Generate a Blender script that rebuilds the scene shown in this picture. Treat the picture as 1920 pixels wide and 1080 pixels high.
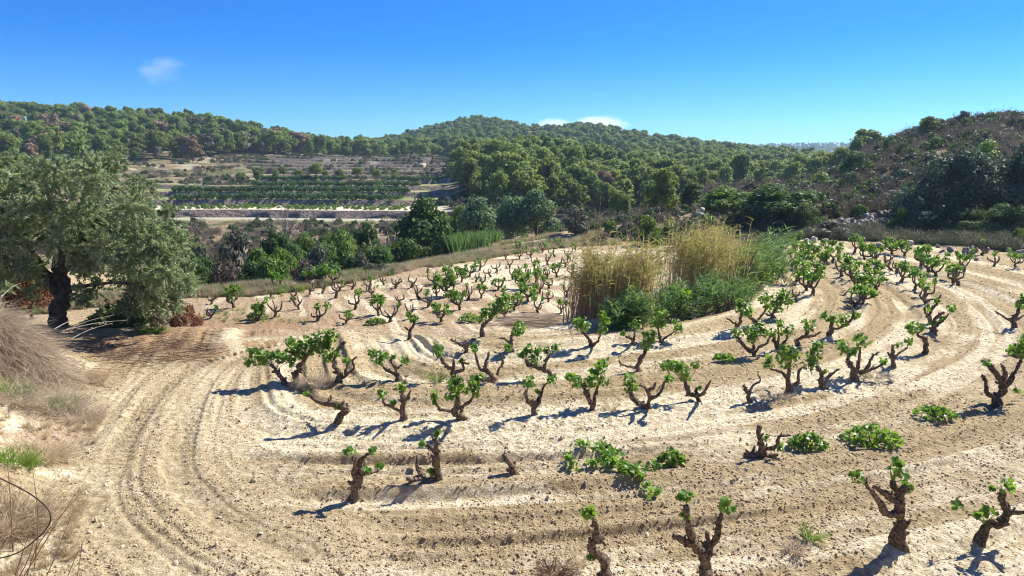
import bpy, math, random
import numpy as np
from mathutils import Vector, Matrix

for o in list(bpy.data.objects):
    bpy.data.objects.remove(o, do_unlink=True)
sc = bpy.context.scene
COL = sc.collection
R = np.random.default_rng(11)
random.seed(5)

# ------------------------------------------------------------------ camera
FPX, EYE = 1251.0, 4.5
TH = math.atan(230.0 / FPX)
cam_d = bpy.data.cameras.new('camera')
cam_d.sensor_width = 36.0
cam_d.lens = FPX / 1920.0 * 36.0
cam_d.clip_start = 0.1
cam_d.clip_end = 20000.0
cam = bpy.data.objects.new('camera', cam_d)
COL.objects.link(cam)
cam.location = (0, 0, EYE)
cam.rotation_euler = (math.pi / 2 - TH, 0, 0)
sc.camera = cam

# ------------------------------------------------------------------ sky, sun, exposure
SUN_AZ, SUN_EL = math.radians(52), math.radians(43)      # azimuth clockwise from the view direction (+Y)
world = bpy.data.worlds.new('World')
sc.world = world
world.use_nodes = True
wn, wl = world.node_tree.nodes, world.node_tree.links
wn.clear()
sky = wn.new('ShaderNodeTexSky')
sky.sky_type = 'NISHITA'
sky.sun_disc = False
sky.sun_elevation = SUN_EL
sky.sun_rotation = SUN_AZ
sky.altitude = 600
sky.air_density = 1.0
sky.dust_density = 0.0
sky.ozone_density = 2.5
hs = wn.new('ShaderNodeHueSaturation')
hs.inputs['Hue'].default_value = 0.497
hs.inputs['Saturation'].default_value = 1.75
hs.inputs['Value'].default_value = 1.0
bg = wn.new('ShaderNodeBackground')
bg.inputs['Strength'].default_value = 0.066
wo = wn.new('ShaderNodeOutputWorld')
wl.new(sky.outputs['Color'], hs.inputs['Color'])
tint = wn.new('ShaderNodeMix')
tint.data_type = 'RGBA'
tint.blend_type = 'MULTIPLY'
tint.inputs[0].default_value = 1.0
tint.inputs[7].default_value = (0.33, 0.71, 1.16, 1)
wl.new(hs.outputs['Color'], tint.inputs[6])
wl.new(tint.outputs[2], bg.inputs['Color'])
wl.new(bg.outputs['Background'], wo.inputs['Surface'])

sun_d = bpy.data.lights.new('sun', 'SUN')
sun_d.energy = 5.0
sun_d.angle = math.radians(0.5)
sun_d.color = (1.0, 0.95, 0.83)
sun = bpy.data.objects.new('sun', sun_d)
COL.objects.link(sun)
SDIR = Vector((math.sin(SUN_AZ) * math.cos(SUN_EL), math.cos(SUN_AZ) * math.cos(SUN_EL), math.sin(SUN_EL)))
sun.rotation_euler = SDIR.to_track_quat('Z', 'Y').to_euler()
sun.location = SDIR * 60

sc.view_settings.view_transform = 'Standard'
sc.view_settings.look = 'None'
sc.view_settings.gamma = 1.0
sc.view_settings.exposure = 1.05
sc.view_settings.use_curve_mapping = False
sc.render.engine = 'CYCLES'
sc.cycles.use_denoising = True
sc.cycles.filter_width = 1.1
sc.cycles.max_bounces = 6
sc.cycles.diffuse_bounces = 3
sc.cycles.glossy_bounces = 2
sc.cycles.transmission_bounces = 4
sc.cycles.transparent_max_bounces = 6
sc.cycles.volume_bounces = 1
sc.cycles.volume_step_rate = 4.0

# ------------------------------------------------------------------ projection helpers
CT, ST = math.cos(TH), math.sin(TH)


def ray(px, py):
    cx, cy = (px - 960.0) / FPX, (py - 540.0) / FPX
    return np.array([cx, CT - cy * ST, -ST - cy * CT])


def at_depth(px, py, Y):
    d = ray(px, py)
    k = Y / d[1]
    return np.array([d[0] * k, Y, EYE + d[2] * k])


def z_at(py, D):
    d = ray(960, py)
    return EYE + d[2] / d[1] * D


def proj(x, y, z):
    zc = y * CT + (EYE - z) * ST
    yc = (EYE - z) * CT - y * ST
    return 960 + FPX * x / zc, 540 + FPX * yc / zc


def sstep(a, b, x):
    t = np.clip((x - a) / (b - a), 0, 1)
    return t * t * (3 - 2 * t)


# ------------------------------------------------------------------ noise
def hash2(ix, iy, seed):
    h = (ix.astype(np.int64) * 374761393 + iy.astype(np.int64) * 668265263 + seed * 974634777) & 0xffffffff
    h = ((h ^ (h >> 13)) * 1274126177) & 0xffffffff
    h = (h ^ (h >> 16)) & 0xffffff
    return h / float(0xffffff)


def vnoise(x, y, seed=0):
    x = np.asarray(x, float)
    y = np.asarray(y, float) + np.zeros_like(x)
    ix, iy = np.floor(x), np.floor(y)
    fx, fy = x - ix, y - iy
    fx = fx * fx * (3 - 2 * fx)
    fy = fy * fy * (3 - 2 * fy)
    a = hash2(ix, iy, seed)
    b = hash2(ix + 1, iy, seed)
    c = hash2(ix, iy + 1, seed)
    d = hash2(ix + 1, iy + 1, seed)
    return (a + (b - a) * fx) * (1 - fy) + (c + (d - c) * fx) * fy


def fbm(x, y, seed=0, oct=4):
    s, a, t = 0.0, 0.5, 0.0
    for k in range(oct):
        s = s + a * vnoise(x * 2 ** k + 17.3 * k, y * 2 ** k - 9.1 * k, seed + k)
        t += a
        a *= 0.5
    return s / t


# ------------------------------------------------------------------ terrain height
# each column: image column, then (depth in m, height) read off the photograph; ints > 100 stand for the image row of bare ground
RAMP = [(100, -4.2), (108, -3.7), (122, -2.5), (134, -1.5), (146, -0.5), (160, 0.4), (172, 1.4), (184, 2.3), (196, 3.2), (206, 4.1),
        (216, 5.0), (226, 5.9), (236, 6.9)]
END = [(2600, 286), (4000, 290)]
TCOL = [
    (-300, [(30, .2), (45, -.5), (60, -2.), (80, -4.), (110, 380), (150, 340), (200, 300), (250, 262), (300, 228), (330, 224), (400, 240), (700, 290), (1500, 285)]),
    (0, [(26, .1), (36, -.5), (50, -3.), (80, -4.), (110, 380), (150, 340), (200, 298), (250, 258), (300, 226), (330, 222), (400, 240), (700, 290), (1500, 285)]),
    (240, [(27, 0.), (29, -.3), (37, -3.5), (55, -5.)] + RAMP[:4] + [(160, 336), (190, 306), (230, 276), (280, 243), (310, 234), (350, 238), (500, 270), (1500, 285)]),
    (400, [(28.5, 0.), (30.5, -.3), (38, -4.), (56, -5.)] + RAMP[:5] + [(165, 338), (195, 316), (230, 290), (280, 256), (310, 247), (380, 256), (600, 282), (1500, 285)]),
    (520, [(30, 0.), (32, -.3), (39.5, -4.), (58, -5.)] + RAMP + [(265, 287), (310, 272), (380, 280), (600, 292), (1500, 290)]),
    (620, [(32, 0.), (34, -.3), (41.5, -4.2), (60, -5.)] + RAMP + [(262, 295), (300, 295), (340, 297), (420, 297), (500, 288), (560, 287), (1500, 290)]),
    (700, [(34, 0.), (36, -.3), (43.5, -4.2), (62, -5.)] + RAMP + [(280, 296), (320, 295), (400, 292), (480, 281), (540, 278), (700, 287), (1500, 290)]),
    (760, [(36.5, 0.), (38.5, -.3), (46, -4.), (62, -5.)] + RAMP + [(290, 297), (350, 294), (430, 281), (500, 269), (560, 268), (700, 280), (1500, 288)]),
    (840, [(39, 0.), (42, -.3), (50, -3.6), (64, -4.8)] + RAMP + [(290, 295), (350, 284), (420, 264), (500, 248), (540, 246), (700, 268), (1500, 288)]),
    (900, [(40, 0.), (47, -.3), (56, -3.2), (66, -4.4), (85, 425), (100, 405), (120, 370), (150, 332), (180, 312), (200, 312), (240, 320), (300, 300), (380, 272), (460, 239), (500, 230), (560, 238), (800, 272), (1500, 288)]),
    (960, [(42, 0.), (49, -.3), (58, -2.6), (68, -4.), (80, 435), (100, 408), (120, 375), (150, 332), (180, 309), (200, 309), (240, 316), (300, 301), (380, 275), (460, 254), (500, 250), (560, 254), (800, 277), (1500, 288)]),
    (1020, [(44, 0.), (52, -.3), (60, -2.), (70, -3.5), (100, 412), (120, 380), (150, 336), (180, 312), (200, 311), (240, 316), (300, 301), (380, 278), (460, 260), (500, 256), (800, 280), (1500, 288)]),
    (1090, [(46, 0.), (54, -.3), (62, -1.8), (75, -3.), (100, 418), (120, 390), (150, 350), (180, 324), (210, 317), (240, 318), (300, 300), (380, 271), (450, 252), (490, 248), (560, 254), (800, 278), (1500, 288)]),
    (1180, [(46, 0.), (54, -.2), (62, -.8), (80, 428), (100, 418), (130, 392), (160, 362), (200, 338), (240, 325), (300, 302), (380, 280), (440, 266), (480, 263), (560, 269), (800, 287), (1500, 288)]),
    (1300, [(45, 0.), (51, .2), (60, 412), (70, 382), (80, 366), (95, 368), (130, 376), (170, 362), (220, 338), (300, 308), (380, 289), (430, 284), (500, 288), (800, 300), (1500, 286)]),
    (1400, [(44, 0.), (50, .5), (60, 395), (75, 362), (90, 360), (130, 372), (180, 357), (240, 328), (320, 304), (380, 296), (430, 295), (520, 302), (1000, 303), (1500, 276), (1900, 285)]),
    (1500, [(43, 0.), (49, .8), (60, 388), (80, 356), (95, 350), (130, 364), (200, 348), (270, 322), (330, 311), (400, 309), (500, 315), (1000, 303), (1500, 272), (1900, 280)]),
    (1580, [(42, 0.), (47, .5), (49, 402), (56, 392), (70, 374), (85, 342), (100, 324), (130, 338), (200, 344), (300, 322), (380, 320), (500, 324), (1000, 303), (1500, 272), (1900, 280)]),
    (1640, [(41, 0.), (45, .5), (47, 398), (56, 388), (70, 352), (85, 304), (100, 282), (115, 280), (150, 300), (300, 325), (1000, 305), (1500, 273), (1900, 282)]),
    (1740, [(39, 0.), (44, .8), (52, 385), (65, 328), (80, 276), (95, 245), (110, 242), (150, 265), (300, 312), (1500, 288)]),
    (1840, [(37, 0.), (43, .8), (55, 352), (70, 290), (85, 244), (100, 228), (115, 228), (160, 255), (300, 312), (1500, 288)]),
    (1940, [(35, 0.), (42, .8), (55, 348), (70, 284), (85, 238), (100, 224), (120, 224), (160, 250), (300, 312), (1500, 288)]),
    (2400, [(32, 0.), (42, .8), (55, 348), (70, 284), (85, 238), (100, 224), (120, 224), (160, 250), (300, 312), (1500, 288)]),
]
UG = np.arange(-300, 2401, 20.0)
LG = np.linspace(math.log(3), math.log(4000), 420)


def build_table():
    rows = []
    for u, pts in TCOL:
        d = [1.0, pts[0][0] - 0.5] + [p[0] for p in pts] + [p[0] for p in END]
        z = [0.0, 0.0] + [float(p[1]) if abs(p[1]) < 100 else z_at(p[1], p[0]) for p in pts] + [z_at(p[1], p[0]) for p in END]
        rows.append(np.interp(np.exp(LG), d, z))
    rows = np.array(rows)
    us = np.array([c[0] for c in TCOL], float)
    T = np.array([np.interp(UG, us, rows[:, k]) for k in range(rows.shape[1])]).T
    ker = np.exp(-0.5 * (np.arange(-4, 5) / 1.5) ** 2)
    ker /= ker.sum()
    Tp = np.pad(T, ((4, 4), (0, 0)), 'edge')
    T = sum(ker[k] * Tp[k:k + T.shape[0]] for k in range(9))
    k2 = np.array([.25, .5, .25])
    Tp = np.pad(T, ((0, 0), (1, 1)), 'edge')
    return sum(k2[k] * Tp[:, k:k + T.shape[1]] for k in range(3))


TAB = build_table()
STAIR_D = np.array([p[0] for p in RAMP])
STAIR_Z = np.array([-4.2, -3.0, -2.0, -1.0, -0.1, 0.9, 1.9, 2.8, 3.7, 4.6, 5.5, 6.4, 7.4])
RAMP_Z = np.array([p[1] for p in RAMP])


def stair(D):
    z = np.full_like(D, STAIR_Z[0])
    for d, a, b in zip(STAIR_D[1:], STAIR_Z[:-1], STAIR_Z[1:]):
        z = z + (b - a) * np.clip((D - d) / 0.3, 0, 1)
    return z


EDGE_U = [0, 240, 400, 520, 620, 700, 760, 840, 900, 960, 1020, 1090, 1180]
EDGE_D = [24, 25, 26.8, 28.3, 30.2, 31.8, 34, 36.3, 38.2, 40.5, 42.5, 45, 46]
RC = np.array([-1.724, 28.445])          # centre of the curved vine rows


def ditch_side(x, y):                    # > 0 left of the reed ditch
    return (-(x - 2.6) * 14 + (y - 19.0) * 10) / 17.2


def Hbase(x, y):
    x = np.asarray(x, float)
    y = np.asarray(y, float)
    D = np.maximum(np.abs(y), np.abs(x) * 0.98)
    D = np.clip(D, 3.0, 3990.0)
    u = 960 + FPX * (x / np.maximum(y, np.abs(x) * .98 + 1e-6)) / CT
    u = np.where(y > 0, u, np.where(x > 0, 2400, -300))
    fu = np.clip((u + 300) / 20.0, 0, len(UG) - 1.001)
    fl = np.clip((np.log(D) - LG[0]) / (LG[1] - LG[0]), 0, len(LG) - 1.001)
    iu, il = fu.astype(int), fl.astype(int)
    a, b = fu - iu, fl - il
    z = (TAB[iu, il] * (1 - a) + TAB[iu + 1, il] * a) * (1 - b) + (TAB[iu, il + 1] * (1 - a) + TAB[iu + 1, il + 1] * a) * b
    back = sstep(-0.5, 0.2, y / (np.hypot(x, y) + 1e-6))
    z = z * back
    # terraces across the valley
    w = 3.0 * (fbm(x / 40.0, y * 0 + 3.1, 5, 2) - .5) + 0.05 * x
    Dw = y + w
    lowm = sstep(230, 290, u) * (1 - sstep(800, 870, u)) * sstep(100, 102, Dw) * (1 - sstep(150, 158, Dw))
    upm = sstep(430, 500, u) * (1 - sstep(840, 880, u)) * sstep(150, 158, Dw) * (1 - sstep(236, 246, Dw))
    m = np.clip(lowm + upm, 0, 1)
    z = z + m * (stair(Dw) - np.interp(Dw, STAIR_D, RAMP_Z))
    # lower left plot
    dm = sstep(0.0, 3.0, ditch_side(x, y)) * sstep(16.8, 21.5, y + 0.12 * x + 1.2 * (vnoise(x * .4, y * .1, 3) - .5)) * (1 - sstep(45, 60, y))
    z = z - 0.8 * dm
    # bank on the left, road bank under the camera
    xe = -4.9 - 0.54 * (y - 6.7) + 0.5 * (vnoise(y * .7, x * 0 + 2.2, 8) - .5)
    z = z + 1.7 * sstep(0.0, 4.2, xe - x) * (1 - sstep(13.0, 17.5, y)) * sstep(-14, -4, y)
    z = z + 2.9 * (1 - sstep(1.4, 6.2, y)) * (1 - 0.5 * sstep(0, 4.2, xe - x))
    # natural unevenness
    r = np.hypot(x, y)
    z = z + sstep(60, 140, r) * (fbm(x / 14., y / 14., 21, 3) - .5) * np.clip(r / 120., 0.4, 3.0) * (1 - m)
    z = z + sstep(24, 60, r) * (fbm(x / 4., y / 4., 27, 2) - .5) * .35 * (1 - m) * sstep(38, 50, r)
    return z


def ground(px, py, far=400.0):
    d = ray(px, py)
    k = np.concatenate([np.linspace(5, 60, 900), np.linspace(60.2, far, 1500)])
    X, Y, Z = d[0] * k, d[1] * k, EYE + d[2] * k
    g = Z - Hbase(X, Y)
    i = int(np.argmax(g < 0))
    if g[i] >= 0:
        i = len(k) - 1
    t = 0.0 if i == 0 else g[i - 1] / (g[i - 1] - g[i])
    kk = k[max(i - 1, 0)] * (1 - t) + k[i] * t
    p = d * kk
    return np.array([p[0], p[1], float(Hbase(np.array([p[0]]), np.array([p[1]]))[0])])


def hz(x, y):
    return float(Hbase(np.array([float(x)]), np.array([float(y)]))[0])


def seg_dist(x, y, P):
    """distance to polyline P, and arc length along it, with side"""
    best = np.full(x.shape, 1e9)
    al = np.zeros(x.shape)
    acc = 0.0
    for a, b in zip(P[:-1], P[1:]):
        v = b - a
        L = np.hypot(*v)
        t = np.clip(((x - a[0]) * v[0] + (y - a[1]) * v[1]) / L ** 2, 0, 1)
        dx, dy = x - a[0] - t * v[0], y - a[1] - t * v[1]
        sd = np.hypot(dx, dy) * np.sign(v[0] * dy - v[1] * dx)
        m = np.abs(sd) < np.abs(best)
        best = np.where(m, sd, best)
        al = np.where(m, acc + t * L, al)
        acc += L
    return best, al


def smooth_poly(P, n=8):
    P = np.array(P, float)
    Q = np.vstack([2 * P[0] - P[1], P, 2 * P[-1] - P[-2]])
    out = []
    for i in range(1, len(Q) - 2):
        for t in np.linspace(0, 1, n, endpoint=False):
            a, b, c, d = Q[i - 1], Q[i], Q[i + 1], Q[i + 2]
            out.append(0.5 * ((2 * b) + (-a + c) * t + (2 * a - 5 * b + 4 * c - d) * t * t + (-a + 3 * b - 3 * c + d) * t ** 3))
    out.append(Q[-2])
    return np.array(out)


def flat(px, py):
    d = ray(px, py)
    k = EYE / -d[2]
    return d[:2] * k


TRACK1 = smooth_poly([flat(*p) for p in [(330, 1075), (225, 1000), (190, 940), (205, 880), (245, 800), (315, 720), (400, 672), (520, 640)]])
TRACK2 = smooth_poly([flat(*p) for p in [(560, 1040), (430, 980), (360, 920), (335, 870), (355, 780), (390, 708), (450, 665), (560, 632)]])


def furrow_s(x, y):
    s1 = np.hypot(x - RC[0], y - RC[1]) - 17.1
    s2 = -(x + 4.4) - 0.35 * (y - 12)
    k = 1.3
    h = np.clip(0.5 + 0.5 * (s1 - s2) / k, 0, 1)
    return s2 * (1 - h) + s1 * h + k * h * (1 - h), s1, s2


def field_detail(x, y):
    """small relief of the tilled field and its colour masks"""
    s, s1, s2 = furrow_s(x, y)
    al = np.arctan2(x - RC[0], -(y - RC[1])) * 17.0
    onf = sstep(5.0, 6.5, y) * (1 - sstep(36, 42, y))
    right = (1 - sstep(-0.5, 1.5, ditch_side(x, y)) * sstep(17, 20, y))
    xe = -4.9 - 0.54 * (y - 6.7)
    bank = sstep(-0.6, 0.6, xe - x)
    f = onf * (1 - bank) * sstep(-12, -9, x) * (.25 + .75 * right)
    wob = 0.35 * (fbm(al * .25, s * .5, 31, 2) - .5)
    ss = s + wob
    h1 = .8 * vnoise(ss * 2.2, al * .08, 41) + .7 * vnoise(ss * 5.2, al * .12, 42) + .45 * vnoise(ss * 10., al * .3, 43)
    clod = fbm(x * 5.5, y * 5.5, 51, 3) - .5
    rough = 0.45 + 1.1 * sstep(.35, .7, vnoise(ss * 1.1, al * .06, 44))
    d1, a1 = seg_dist(x, y, TRACK1)
    d2, a2 = seg_dist(x, y, TRACK2)
    mid = 1 - sstep(.7, 1.5, np.minimum(np.abs(d1), np.abs(d2)))
    z = f * (0.185 * (h1 - 1.0) * (1 - .92 * mid) + 0.042 * clod * rough * (1 - .5 * mid))
    z = z + (1 - f) * 0.05 * clod * (1 - sstep(30, 45, y))
    # row baulks: slightly raised, pale and stony under the vines
    ring = np.abs(((s1 + 17.1 - 17.1 + 1.1) % 2.2) - 1.1)
    pale = sstep(.58, .74, vnoise(ss * 1.35, al * .09, 61) * .45 + vnoise(ss * 4.6, al * .16, 62) * .42 + fbm(x * .8, y * .8, 63, 3) * .3)
    pale = np.clip(pale * .9 + .45 * (1 - sstep(0, .45, ring)) * sstep(.35, .6, fbm(x * .9, y * .9, 64, 2)), 0, 1)
    # headland track: smooth cream soil with two lugged wheel tracks
    lane = np.maximum(1 - sstep(.25, .55, np.abs(d1)), 1 - sstep(.25, .55, np.abs(d2)))
    lug = 0.0
    for d, a, q in ((d1, a1, 71), (d2, a2, 72)):
        w = 1 - sstep(.18, .25, np.abs(d))
        ph = (a + .5 * np.abs(d)) / .19
        keep = sstep(.25, .4, vnoise(a * .7, d * 0 + 1.5, q))
        lug = lug + w * keep * sstep(9.0, 10.5, y) * (np.abs((ph % 1) - .5) * 2 - .5) * .085
        z = z - f * .022 * w + f * .012 * np.exp(-((np.abs(d) - .34) / .12) ** 2) * (.4 + vnoise(a * 2, d, q + 5))
    z = z + lug * f
    lane_l = vnoise(d2 * 6.0, a2 * .12, 75) + .6 * vnoise(d2 * 13.0, a2 * .25, 76) - .8
    z = z + f * mid * .055 * lane_l
    pale = pale * (1 - .7 * mid) + .20 * mid
    pale = np.maximum(pale, 1.0 * sstep(.35, .6, fbm(x * .7, y * .7, 66, 3)) * np.exp(-((y - 16.2 + .06 * x) / 1.0) ** 2) * (1 - sstep(-1, 2, x)) * sstep(-9, -6.5, x))
    # pebbly margin of the bank
    bk = sstep(-.2, .5, xe - x) * (1 - sstep(14, 17, y))
    pale = np.maximum(pale, bk * sstep(.42, .55, fbm(x * 1.1, y * 1.1, 67, 3)))
    z = z + bk * .16 * (fbm(x * 1.7, y * 1.7, 68, 3) - .5)
    dirt = 1 - right                                     # redder soil of the left plot
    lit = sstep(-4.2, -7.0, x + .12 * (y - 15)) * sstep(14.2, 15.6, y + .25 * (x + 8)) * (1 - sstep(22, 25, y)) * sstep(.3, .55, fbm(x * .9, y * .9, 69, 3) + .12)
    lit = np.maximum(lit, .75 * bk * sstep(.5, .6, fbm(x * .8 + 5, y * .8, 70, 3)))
    return z, pale, dirt, lit


# ------------------------------------------------------------------ materials
def new_mat(name):
    m = bpy.data.materials.new(name)
    m.use_nodes = True
    n = m.node_tree.nodes
    n.clear()
    return m, n, m.node_tree.links


def node(n, typ, **kw):
    o = n.new(typ)
    for k, v in kw.items():
        setattr(o, k, v)
    return o


def mixc(n, l, fac, a, b, blend='MIX'):
    m = n.new('ShaderNodeMix')
    m.data_type = 'RGBA'
    m.blend_type = blend
    for s, v in ((0, fac), (6, a), (7, b)):
        if isinstance(v, (int, float)):
            m.inputs[s].default_value = v
        elif isinstance(v, tuple):
            m.inputs[s].default_value = (*v, 1)
        else:
            l.new(v, m.inputs[s])
    return m.outputs[2]


def mth(n, l, op, a, b=None, c=None, clamp=False):
    m = n.new('ShaderNodeMath')
    m.operation = op
    m.use_clamp = clamp
    for i, v in enumerate((a, b, c)):
        if v is None:
            continue
        if isinstance(v, (int, float)):
            m.inputs[i].default_value = v
        else:
            l.new(v, m.inputs[i])
    return m.outputs[0]


def noise_n(n, l, vec, scale, detail=3, rough=.55):
    t = n.new('ShaderNodeTexNoise')
    t.inputs['Scale'].default_value = scale
    t.inputs['Detail'].default_value = detail
    t.inputs['Roughness'].default_value = rough
    l.new(vec, t.inputs['Vector'])
    return t.outputs['Fac']


def ramp_n(n, l, fac, lo, hi):
    m = n.new('ShaderNodeMapRange')
    m.interpolation_type = 'SMOOTHSTEP'
    m.inputs[1].default_value = lo
    m.inputs[2].default_value = hi
    l.new(fac, m.inputs[0])
    return m.outputs[0]


def attr_n(n, name):
    a = n.new('ShaderNodeAttribute')
    a.attribute_name = name
    return a.outputs['Fac']


def leaf_mat(name, ca, cb, trans=.35, tcol=None, rough=.55, spec=.3, hue_obj=.35):
    m, n, l = new_mat(name)
    v = attr_n(n, 'var')
    oi = n.new('ShaderNodeObjectInfo')
    col = mixc(n, l, v, ca, cb)
    br = mth(n, l, 'MULTIPLY_ADD', oi.outputs['Random'], hue_obj * 1.6, 1 - hue_obj * .8)
    cc = n.new('ShaderNodeVectorMath')
    cc.operation = 'SCALE'
    l.new(col, cc.inputs[0])
    l.new(br, cc.inputs['Scale'])
    p = n.new('ShaderNodeBsdfPrincipled')
    p.inputs['Roughness'].default_value = rough
    p.inputs['Specular IOR Level'].default_value = spec
    l.new(cc.outputs[0], p.inputs['Base Color'])
    t = n.new('ShaderNodeBsdfTranslucent')
    tc = mixc(n, l, .75, cc.outputs[0], tcol or cb)
    l.new(tc, t.inputs['Color'])
    mx = n.new('ShaderNodeMixShader')
    mx.inputs[0].default_value = trans
    l.new(p.outputs[0], mx.inputs[1])
    l.new(t.outputs[0], mx.inputs[2])
    o = n.new('ShaderNodeOutputMaterial')
    l.new(mx.outputs[0], o.inputs['Surface'])
    return m


def plain_mat(name, ca, cb, scale=6.0, rough=.85, bump=.3, bscale=None, dist=.02, spec=.25, detail=4):
    m, n, l = new_mat(name)
    g = n.new('ShaderNodeTexCoord')
    f = noise_n(n, l, g.outputs['Object'], scale, detail)
    f = ramp_n(n, l, f, .3, .7)
    oi = n.new('ShaderNodeObjectInfo')
    col = mixc(n, l, f, ca, cb)
    br = mth(n, l, 'MULTIPLY_ADD', oi.outputs['Random'], .4, .8)
    cc = n.new('ShaderNodeVectorMath')
    cc.operation = 'SCALE'
    l.new(col, cc.inputs[0])
    l.new(br, cc.inputs['Scale'])
    p = n.new('ShaderNodeBsdfPrincipled')
    p.inputs['Roughness'].default_value = rough
    p.inputs['Specular IOR Level'].default_value = spec
    l.new(cc.outputs[0], p.inputs['Base Color'])
    if bump:
        b = n.new('ShaderNodeBump')
        b.inputs['Strength'].default_value = bump
        b.inputs['Distance'].default_value = dist
        l.new(noise_n(n, l, g.outputs['Object'], bscale or scale * 3, 5), b.inputs['Height'])
        l.new(b.outputs[0], p.inputs['Normal'])
    o = n.new('ShaderNodeOutputMaterial')
    l.new(p.outputs[0], o.inputs['Surface'])
    return m


def soil_mat():
    m, n, l = new_mat('tilled_soil')
    g = n.new('ShaderNodeTexCoord').outputs['Object']
    big = noise_n(n, l, g, .5, 4)
    fine = noise_n(n, l, g, 9.0, 6, .65)
    grit = noise_n(n, l, g, 34.0, 5, .7)
    tan = mixc(n, l, ramp_n(n, l, fine, .34, .68), (.26, .19, .10), (.51, .395, .235))
    tan = mixc(n, l, mth(n, l, 'MULTIPLY', ramp_n(n, l, big, .35, .65), .5), tan, (.45, .35, .21))
    pinky = mixc(n, l, ramp_n(n, l, fine, .34, .68), (.30, .205, .125), (.48, .365, .235))
    c = mixc(n, l, attr_n(n, 'dirt'), tan, pinky)
    white = mixc(n, l, ramp_n(n, l, fine, .36, .62), (.56, .455, .285), (.84, .76, .565))
    pf = mth(n, l, 'MULTIPLY', attr_n(n, 'pale'), mth(n, l, 'MULTIPLY_ADD', ramp_n(n, l, grit, .3, .6), .8, .25), clamp=True)
    c = mixc(n, l, pf, c, white)
    speck = ramp_n(n, l, grit, .62, .72)
    c = mixc(n, l, mth(n, l, 'MULTIPLY', speck, .6), c, (.85, .76, .6))
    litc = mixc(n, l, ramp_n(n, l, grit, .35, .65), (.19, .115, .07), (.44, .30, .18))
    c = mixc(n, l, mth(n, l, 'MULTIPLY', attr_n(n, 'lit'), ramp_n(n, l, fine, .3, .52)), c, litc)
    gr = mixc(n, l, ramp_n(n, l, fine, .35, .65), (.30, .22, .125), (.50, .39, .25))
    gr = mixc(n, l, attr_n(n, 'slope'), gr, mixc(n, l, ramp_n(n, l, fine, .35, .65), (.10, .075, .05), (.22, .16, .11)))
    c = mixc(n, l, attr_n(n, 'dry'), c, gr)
    p = n.new('ShaderNodeBsdfPrincipled')
    p.inputs['Roughness'].default_value = .95
    p.inputs['Specular IOR Level'].default_value = .05
    l.new(c, p.inputs['Base Color'])
    h = mth(n, l, 'MULTIPLY_ADD', grit, .35, mth(n, l, 'MULTIPLY', fine, 1.0))
    h = mth(n, l, 'MULTIPLY_ADD', noise_n(n, l, g, 90., 4, .7), .14, h)
    b = n.new('ShaderNodeBump')
    b.inputs['Strength'].default_value = .9
    b.inputs['Distance'].default_value = .11
    l.new(h, b.inputs['Height'])
    l.new(b.outputs[0], p.inputs['Normal'])
    o = n.new('ShaderNodeOutputMaterial')
    l.new(p.outputs[0], o.inputs['Surface'])
    return m


def hill_mat():
    m, n, l = new_mat('hillside')
    g = n.new('ShaderNodeTexCoord').outputs['Object']
    big = noise_n(n, l, g, .035, 5, .6)
    mid = noise_n(n, l, g, .35, 5, .6)
    fin = noise_n(n, l, g, 2.2, 5, .65)
    dry = mixc(n, l, ramp_n(n, l, fin, .3, .7), (.19, .125, .085), (.40, .29, .20))
    grn = mixc(n, l, ramp_n(n, l, fin, .3, .7), (.045, .06, .02), (.14, .15, .06))
    f = ramp_n(n, l, mth(n, l, 'ADD', mth(n, l, 'MULTIPLY', big, .5), mth(n, l, 'MULTIPLY', mid, .5)), .42, .58)
    c = mixc(n, l, f, dry, grn)
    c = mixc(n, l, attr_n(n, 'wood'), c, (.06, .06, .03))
    pal = mixc(n, l, ramp_n(n, l, mid, .35, .65), (.36, .31, .17), (.19, .22, .085))
    c = mixc(n, l, attr_n(n, 'tread'), c, pal)
    stone = mixc(n, l, ramp_n(n, l, fin, .35, .65), (.12, .095, .08), (.30, .24, .20))
    c = mixc(n, l, attr_n(n, 'wall'), c, stone)
    road = mixc(n, l, ramp_n(n, l, fin, .3, .7), (.40, .36, .30), (.50, .45, .38))
    c = mixc(n, l, attr_n(n, 'road'), c, road)
    marl = mixc(n, l, ramp_n(n, l, fin, .3, .7), (.55, .47, .34), (.78, .70, .54))
    c = mixc(n, l, attr_n(n, 'marl'), c, marl)
    p = n.new('ShaderNodeBsdfPrincipled')
    p.inputs['Roughness'].default_value = .95
    p.inputs['Specular IOR Level'].default_value = .1
    l.new(c, p.inputs['Base Color'])
    b = n.new('ShaderNodeBump')
    b.inputs['Strength'].default_value = .8
    b.inputs['Distance'].default_value = .5
    l.new(fin, b.inputs['Height'])
    l.new(b.outputs[0], p.inputs['Normal'])
    o = n.new('ShaderNodeOutputMaterial')
    l.new(p.outputs[0], o.inputs['Surface'])
    return m


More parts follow.
